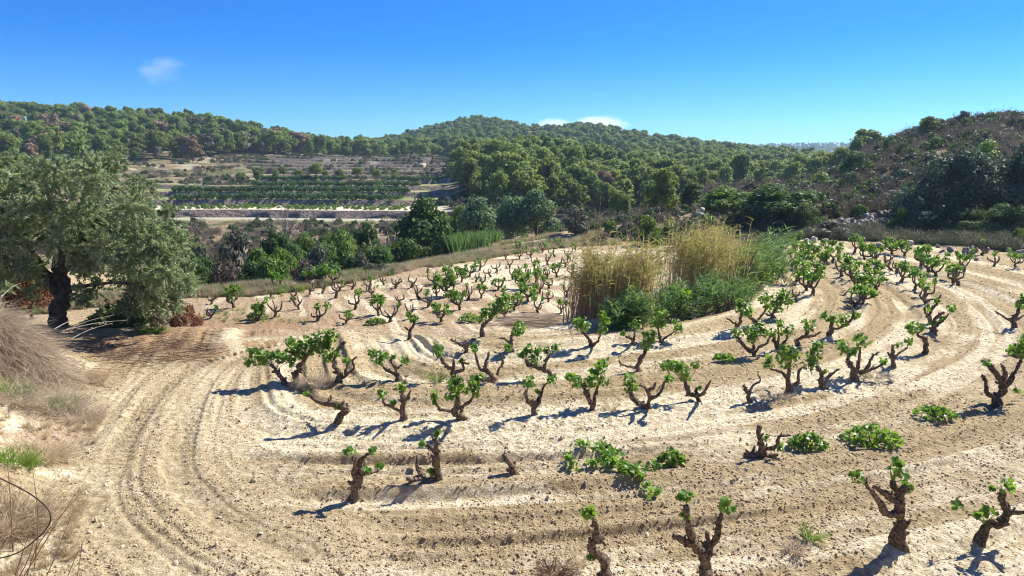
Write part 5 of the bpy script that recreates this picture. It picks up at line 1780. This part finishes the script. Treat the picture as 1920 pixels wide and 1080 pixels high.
def copies():
    rg = np.random.default_rng(44)
    kinds = {'l': 'leafy', 'h': 'half', 'b': 'bare'}
    desc = {'l': 'leafy green bush vine', 'h': 'thinly leaved bush vine', 'b': 'nearly bare dark bush vine'}
    taken = [ground(*s[2])[:2] for s in SPEC] + [ground(u, v)[:2] for u, v, k in RIGHT_BACK]
    extra = []
    for rr, a0, a1 in ((13.1, 62, 116), (15.1, 60, 118), (17.1, 62, 112), (11.0, 80, 118), (19.2, 82, 104)):
        for an in np.arange(a0, a1, math.degrees(1.25 / rr)):
            a = math.radians(an + rg.normal() * .8)
            x, y = RC[0] + (rr + rg.normal() * .12) * math.sin(a), RC[1] - (rr + rg.normal() * .12) * math.cos(a)
            if min((x - p[0]) ** 2 + (y - p[1]) ** 2 for p in taken) < .95 ** 2 or ditch_side(x, y) > -1.6:
                continue
            u, v = proj(x, y, 0.0)
            taken.append((x, y))
            extra.append((u, v, 'llhb'[int(rg.integers(4))]))
    print('extra vines', len(extra))
    for lst, where, gp, sc0 in ((RIGHT_BACK + extra, 'at the back of the right plot', 'vines at the back of the right plot', .98), (LEFT_PLOT, 'in the lower left plot', 'vines of the lower left plot', .84)):
        info = []
        for (u, v, k) in lst:
            g = ground(u, v)
            ring = int(round((math.hypot(g[0] - RC[0], g[1] - RC[1])) / 2.1)) if gp.endswith('right plot') else int((g[1] - 20) // 3.4)
            info.append((u, v, k, g, ring))
        rings = sorted(set(i[4] for i in info), reverse=gp.endswith('right plot'))
        for ri, rr in enumerate(rings):
            mem = sorted([i for i in info if i[4] == rr], key=lambda i: i[0])
            for j, (u, v, k, g, _) in enumerate(mem):
                pm = VP[kinds[k]]
                q = pm[int(rg.integers(len(pm)))]
                s = sc0 * rg.uniform(.85, 1.2)
                if gp.endswith('right plot'):
                    lb = '%s in right back plot, %s from left, %s curved row' % (desc[k], ORD[j], ORD[ri])
                else:
                    lb = '%s in left plot, %s from left, %s row back' % (desc[k], ORD[j], ORD[ri])
                t = thing('bush_vine', lb, 'vine', (g[0], g[1], dz1(g[0], g[1]) - .02), gp, (0, 0, float(rg.uniform(0, 6.28))), (s, s, s * rg.uniform(.85, 1.15)))
                link('trunk', q[0], t)
                link('foliage', q[1], t)


copies()


# ------------------------------------------------------------------ reeds along the ditch
def reed_clump(name, label, p0, p1, thick, hts, n_dry, n_green, rg, top=None, lean=(.12, .0), leaf_low=.15, leafn=9, plume=0, green='cane_green', leafL=(.25, .5), topn=5):
    a, b = ground(*p0), ground(*p1)
    mid = (a + b) / 2
    t = thing(name, label, 'reeds', mid, 'reeds along the ditch')
    n = n_dry + n_green
    s = rg.random(n)
    w = rg.normal(size=n) * thick * .4
    ax = unit((b - a)[:2][None])[0]
    x = a[0] + (b[0] - a[0]) * s - ax[1] * w
    y = a[1] + (b[1] - a[1]) * s + ax[0] * w
    z = Hbase(x, y) - .03
    B = np.c_[x, y, z] - mid
    prof = .45 + .85 * vnoise(s * 7.0, w * 1.8, int(rg.integers(999)))
    L = rg.uniform(hts[0], hts[1], n) * prof
    d = unit(np.c_[lean[0] + rg.normal(size=n) * .10, lean[1] + rg.normal(size=n) * .10, np.ones(n)])
    bend = np.c_[lean[0] * L * .7 + rg.normal(size=n) * .12, rg.normal(size=n) * .12, -.05 * L]
    if n_dry:
        c = Acc()
        V, F, k = ribbons(B[:n_dry], d[:n_dry], L[:n_dry], np.full(n_dry, .024), bend[:n_dry], rg, 4)
        c.add(V, F, np.repeat(rg.random(n_dry), k))
        c.build('dry_stems', M['cane_dry'], t)
        if top:
            c = Acc()
            m = n_dry * topn
            i = rg.integers(0, n_dry, m)
            sl = rg.uniform(top, 1.02, m)
            P = B[i] + d[i] * (L[i] * sl)[:, None] + bend[i] * (sl ** 2)[:, None]
            dr = unit(np.c_[rg.normal(size=(m, 2)) * .6 + np.array(lean) * 3, rg.uniform(.2, 1.1, m)])
            V, F, k = ribbons(P, dr, rg.uniform(.14, .34, m), np.full(m, .028), np.c_[dr[:, :2] * .08, -rg.uniform(.02, .12, m)], rg, 2)
            c.add(V, F, np.repeat(np.clip(rg.normal(.5, .3, m), 0, 1), k))
            c.build('upper_leaves', M['cane_top'], t)
        if plume:
            c = Acc()
            m = plume * 40
            i = np.repeat(rg.integers(0, n_dry, plume), 40)
            sl = rg.uniform(.93, 1.13, m)
            P = B[i] + d[i] * (L[i] * sl)[:, None] + bend[i] * (sl ** 2)[:, None] + rg.normal(size=(m, 3)) * .03
            V, Fs = inst(LANCE_T, QUAD_F, P, frames(rand_dir(m, rg), rg), rg.uniform(.05, .10, m))
            c.add(V, Fs, np.repeat(rg.random(m), 4))
            c.build('plumes', M['plume'], t)
    if n_green:
        c, st = Acc(), Acc()
        I = np.arange(n_dry, n)
        V, F, k = ribbons(B[I], d[I], L[I], np.full(n_green, .02), bend[I], rg, 4)
        st.add(V, F, np.repeat(rg.random(n_green), k))
        st.build('green_stems', M['cane_green'], t)
        m = n_green * leafn
        i = rg.choice(I, m)
        sl = rg.uniform(leaf_low, 1.0, m)
        P = B[i] + d[i] * (L[i] * sl)[:, None] + bend[i] * (sl ** 2)[:, None]
        an = rg.uniform(0, 6.28, m)
        dr = unit(np.c_[np.cos(an) * .6 + lean[0] * 3, np.sin(an) * .6, rg.uniform(.35, 1.2, m)])
        ll = rg.uniform(leafL[0], leafL[1], m)
        V, F, k = ribbons(P, dr, ll, np.full(m, .036), np.c_[dr[:, :2] * ll[:, None] * .3, -ll * rg.uniform(.15, .65, m)], rg, 3)
        c.add(V, F, np.repeat(np.clip(rg.normal(.5, .28, m), 0, 1), k))
        c.build('leaves', M[green], t)
    return t


def reeds():
    rg = np.random.default_rng(51)
    reed_clump('dry_reeds', 'tall tan dry reed clump with yellowing tops, left one', (1084, 600), (1205, 592), 1.3, (1.2, 2.55), 1250, 0, rg, .70, (.05, 0), plume=80, topn=4)
    reed_clump('dry_reeds', 'tall dry reed clump with yellow-green tops, right one', (1285, 558), (1355, 526), 1.5, (1.4, 2.6), 1000, 0, rg, .5, (.05, 0), plume=50, topn=7)
    reed_clump('green_reeds', 'low green reeds at the foot of the left dry clump', (1130, 613), (1210, 610), .7, (.5, 1.05), 0, 130, rg, None, (.06, -.02), .1, 9)
    reed_clump('green_reeds', 'broad green reed bank in front of the right dry clump', (1232, 596), (1390, 562), .9, (.6, 1.25), 0, 300, rg, None, (.10, -.03), .15, 9)
    reed_clump('green_reeds', 'tall bright green reeds at the right end of the ditch', (1378, 550), (1436, 510), 1.1, (1.1, 1.95), 0, 330, rg, None, (.14, -.03), .2, 10)
    reed_clump('yellow_reeds', 'loose yellow-green reeds behind the left dry clump', (1165, 545), (1215, 530), 1.3, (1.2, 2.3), 90, 20, rg, .3, (.12, 0), plume=6, topn=8)
    # low reed band in the valley in front of the silvery trees
    a = at_depth(850, 462, 47)
    b = at_depth(938, 448, 49)
    t = thing('reed_band', 'low band of green reeds in front of the silvery trees', 'reeds', (0, 0, 0))
    n = 1500
    s = rg.random(n)
    x = a[0] + (b[0] - a[0]) * s
    y = 47 + 2 * s + rg.normal(size=n) * .9
    z = Hbase(x, y) - .05
    top = z_at(437, 47) + rg.normal(size=n) * .15
    L = np.maximum(.5, top - z)
    acc = Acc()
    V, F, k = ribbons(np.c_[x, y, z], unit(np.c_[rg.normal(size=(n, 2)) * .08, np.ones(n)]), L, np.full(n, .09), np.c_[rg.normal(size=(n, 2)) * .3, -.15 * np.ones(n)], rg, 4)
    acc.add(V, F, np.repeat(rg.random(n), k))
    acc.build('leaves', M['cane_green'], t)
    # single tall canes standing behind
    th = thing('dead_canes', 'few thin dead canes rising behind the left plot', 'canes', at_depth(1150, 432, 46))
    th.location = (0, 0, 0)
    for (u, v0, v1, du) in [(1193, 392, 430, 6), (1113, 415, 390, 4), (1118, 420, 378, 8), (1205, 410, 382, 10), (1228, 405, 380, 12), (1180, 418, 395, 6)]:
        p = at_depth(u, 432, 46)
        p[2] = hz(p[0], 46) - .05
        q = at_depth(u + du, min(v0, v1), 46)
        c = Acc()
        V, F, Q = tube([p, (p + q) / 2, q], [.013, .011, .007], 4, .4, rg, .05)
        c.add(V, F, .7)
        c.build('cane', M['cane_dry'], th)


reeds()


def cane_heap():
    rg = np.random.default_rng(52)
    g = ground(1010, 606)
    t = thing('cane_heap', 'heap of cut grey canes lying left of the dry reeds', 'cane heap', g)
    n = 420
    s = rg.normal(size=n) * .45
    x = s * 1.3
    y = rg.normal(size=n) * .28
    z = np.abs(rg.normal(size=n)) * .13 * np.exp(-(x / 1.2) ** 2) + .02
    d = unit(np.c_[np.ones(n), rg.normal(size=n) * .22, rg.normal(size=n) * .05 + .05])
    L = rg.uniform(.6, 1.6, n)
    gz = np.array([hz(g[0] + a, g[1] + b) - g[2] for a, b in zip(x, y)])
    a = Acc()
    V, F, k = ribbons(np.c_[x, y, z + gz] - d * (L / 2)[:, None], d, L, np.full(n, .022), rg.normal(size=(n, 3)) * np.array([.05, .1, .02]), rg, 2)
    a.add(V, F, np.repeat(rg.random(n), k))
    a.build('canes', M['greystraw'], t)


cane_heap()


# ------------------------------------------------------------------ left bank: brush, tufts, cable, twigs
def on_ground(x, y):
    return Hbase(x, y) + field_detail(x, y)[0]


def brush_heap():
    rg = np.random.default_rng(53)
    # a mound of dry thatch-like broom stems that fall to the right
    cx, cy = ground(25, 700)[:2]
    cx, cy = cx - .45, cy + .25
    n = 7500
    t = thing('dry_brush_heap', 'big heap of dry grey-tan brush on the left bank', 'brush heap', (cx, cy, hz(cx, cy)))
    a = rg.uniform(0, 6.28, n)
    q = np.sqrt(rg.random(n))
    x, y = cx + np.cos(a) * q * 1.2, cy + np.sin(a) * q * 1.1
    dome = .98 * (1 - q ** 1.9)
    z = Hbase(x, y) + dome
    B = np.c_[x - cx, y - cy, z - hz(cx, cy)]
    out = np.c_[np.cos(a), np.sin(a), np.zeros(n)]
    d = unit(out * .8 + np.array([.5, -.35, 0]) + np.c_[rg.normal(size=(n, 2)) * .35, .35 - 1.0 * q + rg.normal(size=n) * .18])
    d = unit(d + rg.normal(size=(n, 3)) * .55)
    L = rg.uniform(.25, .75, n)
    V, F, k = ribbons(B, d, L, np.full(n, .010), np.c_[rg.normal(size=(n, 2)) * .06 + np.array([.05, -.03]), -L * .28], rg, 3)
    tone = np.clip(.5 + .5 * (vnoise(x * 2, y * 2, 4) - .5) + rg.normal(size=n) * .22, 0, 1)
    ac = Acc()
    ac.add(V, F, np.repeat(tone, k))
    ac.build('stems', M['greystraw'], t)
    # core so that the heap is not see-through
    th = np.linspace(0, 2 * math.pi, 20, endpoint=False)
    V, F = [], []
    for i, (r, h) in enumerate([(1.0, 0), (.85, .28), (.6, .6), (.3, .8), (0.02, .88)]):
        for p in th:
            xx, yy = cx + math.cos(p) * r * 1.15, cy + math.sin(p) * r * 1.05
            V.append((xx - cx, yy - cy, hz(xx, yy) - hz(cx, cy) + h * .9 - .05))
    for i in range(4):
        for j in range(20):
            F.append((i * 20 + j, i * 20 + (j + 1) % 20, (i + 1) * 20 + (j + 1) % 20, (i + 1) * 20 + j))
    ac = Acc()
    ac.add(V, np.array(F), .3)
    ac.build('core', M['litterwood'], t, True)
    # a few long pale twigs sticking out
    th = thing('dry_branch', 'long pale dead twigs reaching from the brush heap under the olive', 'branch', (0, 0, 0))
    for (u0, v0, u1, v1) in [(110, 625, 215, 590), (112, 622, 240, 600), (125, 640, 210, 606), (0, 560, 40, 530), (100, 618, 160, 596)]:
        p = at_depth(u0, v0, cy + .6)
        e = at_depth(u1, v1, cy + 1.5)
        V, F, Q = tube([p, (p + e) / 2 + np.array([0, 0, .05]), e], [.011, .007, .003], 5, .1, rg, .1)
        ac = Acc()
        ac.add(V, F)
        ac.build('twig', M['deadwood'], th)


brush_heap()


def dry_shrub(label, u, v, rx, h, mat, rg, name='dry_shrub', n=500, stand=.8, w=.009):
    g = ground(u, v)
    zc = g[1] * CT + 3.5 * ST
    W = rx * zc / FPX
    t = thing(name, label, 'shrub' if 'shrub' in name else 'grass tuft', g)
    a = rg.uniform(0, 6.28, n)
    q = np.sqrt(rg.random(n)) * W * .55
    x, y = np.cos(a) * q, np.sin(a) * q * .8
    z = Hbase(g[0] + x, g[1] + y) - g[2]
    d = unit(np.c_[np.cos(a) * .75 + rg.normal(size=n) * .35 + .1, np.sin(a) * .75 + rg.normal(size=n) * .35, rg.uniform(.3, 1.2, n) * stand])
    L = h * rg.uniform(.45, 1.1, n)
    ac = Acc()
    V, F, k = ribbons(np.c_[x, y, z], d, L, np.full(n, w), rg.normal(size=(n, 3)) * L[:, None] * .18 + np.c_[np.zeros((n, 2)), -L * .12], rg, 3)
    ac.add(V, F, np.repeat(rg.random(n), k))
    m = n * 2                                    # side twigs
    i = rg.integers(0, n, m)
    s = rg.uniform(.3, .95, m)
    P = np.c_[x, y, z][i] + d[i] * (L[i] * s)[:, None]
    dd = unit(d[i] + rg.normal(size=(m, 3)) * .6)
    V, F, k = ribbons(P, dd, L[i] * .3, np.full(m, w * .7), rg.normal(size=(m, 3)) * .02, rg, 2)
    ac.add(V, F, np.repeat(rg.random(m), k))
    ac.build('stems', M[mat], t)


def bank_plants():
    rg = np.random.default_rng(54)
    for lb, u, v, rx, h, mat, nm, n, st in [
        ('grey dry shrub on the left bank below the brush heap', 90, 760, 95, .50, 'greystraw', 'dry_shrub', 900, .6),
        ('grey dry shrub at the left edge under the brush heap', 10, 745, 70, .45, 'greystraw', 'dry_shrub', 500, .6),
        ('brown dry shrub in the middle of the left bank', 150, 785, 60, .35, 'greystraw', 'dry_shrub', 420, .6),
        ('dry shrub low on the left bank above the twigs', 75, 855, 80, .35, 'straw', 'dry_shrub', 600, .6),
        ('dry shrub in the bottom left corner behind the black hose', 15, 985, 90, .55, 'straw', 'dry_shrub', 800, .8),
        ('green grassy tuft at the left edge of the bank', 22, 742, 38, .34, 'grass', 'green_tuft', 260, 1.2),
        ('green tuft among the grey shrub stems on the bank', 118, 770, 28, .32, 'grass', 'green_tuft', 200, 1.2),
        ('dark green tuft low at the left edge above the hose', 28, 872, 52, .32, 'grass', 'green_tuft', 340, 1.2),
        ('bright green weed in front of the red shrub', 285, 622, 36, .26, 'grass', 'green_weed', 420, .9),
        ('tan dry weed beside the canopy vine in the fourth row', 585, 722, 58, .28, 'greystraw', 'dry_shrub', 700, .5),
        ('reddish dry weed on the headland left of the canopy vine', 490, 645, 50, .18, 'cane_dry', 'dry_weed', 380, .4),
        ('small yellow-green weed between the third and fourth rows', 818, 716, 18, .36, 'grass', 'green_weed', 90, 1.4),
        ('small dry weed right of the leafy crown vine', 1143, 768, 16, .30, 'straw', 'dry_weed', 50, 1.2),
        ('thin dry weed left of the front stump', 1085, 1066, 22, .42, 'straw', 'dry_weed', 40, 1.5),
        ('dry dark weed at the bottom left of the front stump', 1040, 1076, 40, .22, 'litterwood', 'dry_weed', 140, .9),
        ('small yellow-green weed in front of the thick-trunked vine', 1522, 1010, 22, .20, 'grass', 'green_weed', 70, 1.0),
        ('dry grey weed left of the small yellow-green weed', 1488, 1035, 20, .16, 'greystraw', 'dry_weed', 120, .8),
        ('dry grass strip under the dense-tufted vine', 1450, 738, 60, .14, 'greystraw', 'dry_weed', 380, .4),
        ('dry grass under the tangled vine in the third row', 1640, 705, 50, .14, 'greystraw', 'dry_weed', 320, .4),
        ('dry grass under the bare wide vine', 905, 714, 45, .16, 'litterwood', 'dry_weed', 260, .4),
    ]:
        dry_shrub(lb, u, v, rx, h, mat, rg, nm, n, st)

    # black hose arching out of the bottom left corner
    a = Acc()
    pts = [(-40, 880, 6.6), (0, 897, 6.5), (50, 922, 6.4), (84, 948, 6.3), (95, 968, 6.25), (88, 990, 6.2), (60, 1018, 6.1), (25, 1040, 6.0), (-30, 1052, 5.9)]
    V, F, Q = tube([at_depth(*p) for p in pts], [.0065] * 5, 8, .04, rg, .03)
    a.add(V, F)
    tag(a.build('black_hose', M['hose'], None, True), 'thin black hose arching out of the bottom left corner', 'hose')
    th = thing('bare_twigs', 'thin dark bare twigs sticking up in the bottom left corner', 'twigs', (0, 0, 0))
    for k, (u0, v0, u1, v1, d) in enumerate([(30, 1085, 150, 925, 6.3), (45, 1085, 140, 950, 6.2), (95, 1090, 158, 1010, 6.0), (108, 1090, 155, 1015, 6.0), (0, 1080, 60, 985, 6.1), (10, 1000, 140, 928, 6.5), (0, 1040, 75, 960, 6.4), (40, 905, 60, 870, 6.9), (0, 870, 12, 845, 7.2), (15, 1085, 45, 1030, 5.9)]):
        p, q = at_depth(u0, v0, d - .1), at_depth(u1, v1, d)
        p[2] = min(p[2], hz(p[0], p[1]) - .02)
        a = Acc()
        V, F, Q = tube([p, (p + q) / 2 + rg.normal(size=3) * .03, q], [.007, .005, .002], 5, .08, rg, .1)
        a.add(V, F)
        a.build('twig', M['litterwood'], th, True)

    # brushwood strewn under the olive
    n = 900
    u = rg.uniform(165, 410, n)
    v = np.interp(u, [165, 260, 400], [650, 668, 652]) + rg.normal(size=n) * 15
    G = np.array([flat(p, q) for p, q in zip(u, v)])
    z = on_ground(G[:, 0], G[:, 1]) + np.abs(rg.normal(size=n)) * .05
    d = unit(np.c_[np.ones(n), rg.normal(size=n) * .45, rg.normal(size=n) * .12])
    L = rg.uniform(.15, .7, n)
    V, F, k = ribbons(np.c_[G, z] - d * (L / 2)[:, None], d, L, np.full(n, .010), rg.normal(size=(n, 3)) * .05, rg, 2)
    a = Acc()
    a.add(V, F, np.repeat(rg.random(n), k))
    tag(a.build('brushwood_litter', M['litterwood']), 'reddish brushwood strewn on the ground in front of the olive', 'brushwood', kind='stuff')


bank_plants()


# ------------------------------------------------------------------ stones, clods and ground cover
def stones():
    rg = np.random.default_rng(56)
    # countable larger stones near the camera
    for k in range(150):
        u, v = rg.uniform(60, 1915), rg.uniform(700, 1075)
        if rg.random() < .3:
            u, v = rg.uniform(60, 260), rg.uniform(680, 1070)
        g = ground(u, v)
        s = rg.uniform(.045, .11)
        tag(link('loose_stone', PALE_ROCKS[int(rg.integers(6))], None, (g[0], g[1], dz1(g[0], g[1]) + s * .12), tuple(rg.uniform(0, 6.28, 3)), (s, s * rg.uniform(.7, 1), s * rg.uniform(.5, .8))),
            'pale loose stone lying on the tilled soil near the camera', 'stone', 'loose pale stones on the soil')
    pm = [link('pebble', pebble_mesh('pebble', np.random.default_rng(640 + k), M['stone'], .35), linked=False) for k in range(5)]
    cm = [link('clod', pebble_mesh('clod', np.random.default_rng(660 + k), M['clod'], .4), linked=False) for k in range(5)]

    def cloud(n, ymax):
        # density falls with distance as the pieces become too small to see
        Y = 6.3 * (ymax / 6.3) ** rg.random(n)
        ok = rg.random(n) < (9.0 / Y) ** .6
        Y = Y[ok]
        X = rg.uniform(-.84, .86, len(Y)) * Y
        return X, Y
    for nm, lb, protos_, n, lo, hi, want in (('gravel', 'small pale limestone gravel scattered over the whole field', pm, 75000, .009, .045, 'p'), ('soil_clods', 'crumbly tan soil clods covering the tilled strips', cm, 110000, .010, .05, 'c')):
        x, y = cloud(n, 34)
        dzv, pale, dirt, lit = field_detail(x, y)
        p = pale if want == 'p' else 1 - pale
        ok = rg.random(len(x)) < (.25 + .75 * p)
        ok &= (fbm(x * .7, y * .7, 97, 3) > .47) | (rg.random(len(x)) < .35)
        d1, _ = seg_dist(x, y, TRACK1)
        d2, _ = seg_dist(x, y, TRACK2)
        ok &= ~((np.minimum(np.abs(d1), np.abs(d2)) < .3) & (rg.random(len(x)) < .85))
        x, y, dzv = x[ok], y[ok], dzv[ok]
        s = lo + (hi - lo) * rg.random(len(x)) ** 3.2
        s = s * np.clip(.75 + y / 40, 1, 1.5)
        P = np.c_[x, y, Hbase(x, y) + dzv + s * .1]
        gn_scatter(nm, lb, nm.split('_')[-1], P, protos_, rg, 1, 1, .5, scale=np.repeat(s[:, None], 3, 1))
        print(nm, len(x))


stones()


def ground_cover():
    rg = np.random.default_rng(57)
    tp = [link('grass_tuft', tuft_proto(680 + k, 34, .028, .6).mesh('grass_tuft', M['straw']), linked=False) for k in range(5)]
    gp = [link('weed_tuft', tuft_proto(690 + k, 30, .05, .8).mesh('weed_tuft', M['grass']), linked=False) for k in range(4)]
    sp = [link('low_scrub', dry_proto(800 + k, 120, 60).mesh('low_scrub', M['scrub']), linked=False) for k in range(3)]
    n = 26000
    u = rg.uniform(-40, 1250, n)
    edge = np.interp(u, EDGE_U, EDGE_D)
    Y = edge + rg.uniform(-.6, 8.0, n)
    x = (u - 960) / FPX * CT * Y
    f = fbm(x * .5, Y * .5, 93, 3)
    rd = np.abs(Y - edge - 5.5) < 1.1
    ok = (f > .42) & ~(rd & (u > 760) & (u < 1080))
    x, Y, u, f = x[ok], Y[ok], u[ok], f[ok]
    z = Hbase(x, Y)
    k = rg.random(len(x))
    g = k < .22 + .25 * (f > .55)
    P = np.c_[x, Y, z - .02]
    gn_scatter('dry_grass_margin', 'dry tan grass along the edge of the left plot', 'dry grass', P[~g], tp, rg, .18, .45, .15)
    gn_scatter('green_weed_margin', 'green weeds along the edge of the left plot', 'weeds', P[g], gp + sp, rg, .15, .42, .15)
    # sparse weeds in the left plot and dry tufts on the bank and right edge
    n = 900
    u = rg.uniform(380, 1100, n)
    v = rg.uniform(500, 606, n)
    G = np.array([ground(a, b) for a, b in zip(u, v)])
    ok = (ditch_side(G[:, 0], G[:, 1]) > .5) & (fbm(G[:, 0] * .5, G[:, 1] * .5, 95, 2) > .54) & (G[:, 1] > 19)
    gn_scatter('plot_weeds', 'small green weeds growing between the vines of the left plot', 'weeds', G[ok], gp, rg, .08, .22, .1)
    n = 3500
    Y = rg.uniform(6.3, 16, n)
    xe = -4.9 - .54 * (Y - 6.7)
    x = xe - rg.random(n) ** 1.3 * 5
    ok = fbm(x * 1.1, Y * 1.1, 96, 3) > .52
    x, Y = x[ok], Y[ok]
    gn_scatter('bank_dry_grass', 'short dry grass and twigs over the left bank', 'dry grass', np.c_[x, Y, on_ground(x, Y)], tp, rg, .07, .2, .3)
    n = 2500
    u = rg.uniform(1400, 1960, n)
    Y = np.interp(u, [1400, 1640, 1940], [43, 40.5, 35]) + rg.uniform(-.5, 4, n)
    x = (u - 960) / FPX * CT * Y
    gn_scatter('field_end_grass', 'dry grass and low scrub along the shaded far field edge', 'dry grass', np.c_[x, Y, Hbase(x, Y)], tp[:1] + sp + sp, rg, .2, .7, .2)


ground_cover()


# ------------------------------------------------------------------ clouds and haze
def cloud(label, u, v, wpx, hpx, D, dens, cover, scale):
    P = at_depth(u, v, D)
    w, h = wpx / FPX * D, hpx / FPX * D
    m, n, l = new_mat('cloud_vapour')
    tc = n.new('ShaderNodeTexCoord').outputs['Object']
    ln = n.new('ShaderNodeVectorMath')
    ln.operation = 'LENGTH'
    l.new(tc, ln.inputs[0])
    nz = noise_n(n, l, tc, scale, 6, .62)
    l2 = mth(n, l, 'MULTIPLY', ln.outputs['Value'], ln.outputs['Value'])
    f = mth(n, l, 'SUBTRACT', mth(n, l, 'ADD', nz, cover), mth(n, l, 'MULTIPLY', l2, .55))
    f = mth(n, l, 'MULTIPLY', mth(n, l, 'MAXIMUM', f, 0.0), dens)
    pv = n.new('ShaderNodeVolumePrincipled')
    pv.inputs['Color'].default_value = (1, 1, 1, 1)
    pv.inputs['Anisotropy'].default_value = .3
    l.new(f, pv.inputs['Density'])
    o = n.new('ShaderNodeOutputMaterial')
    l.new(pv.outputs[0], o.inputs['Volume'])
    a = Acc()
    box(a, -1, 1, -1, 1, -1, 1)
    c = a.build('cloud', m, loc=P)
    c.scale = (w / 2, w / 3, h / 2)
    tag(c, label, 'cloud')


cloud('small wispy cloud alone in the upper left sky', 302, 127, 190, 100, 3200, .022, -.40, 1.7)
cloud('white cloud peeking over the ridge dip, left one', 1036, 236, 90, 36, 5200, .03, -.10, 1.5)
cloud('white cloud peeking over the ridge, right one', 1118, 236, 130, 46, 5200, .03, -.10, 1.5)


def haze():
    m, n, l = new_mat('haze_air')
    pv = n.new('ShaderNodeVolumePrincipled')
    pv.inputs['Color'].default_value = (.50, .74, 1.0, 1)
    pv.inputs['Density'].default_value = .00024
    pv.inputs['Anisotropy'].default_value = .25
    o = n.new('ShaderNodeOutputMaterial')
    l.new(pv.outputs[0], o.inputs['Volume'])
    a = Acc()
    box(a, -3700, 3700, -3700, 3700, -60, 110)
    tag(a.build('haze', m), 'thin bluish haze filling the valley air', 'haze', kind='stuff')


haze()
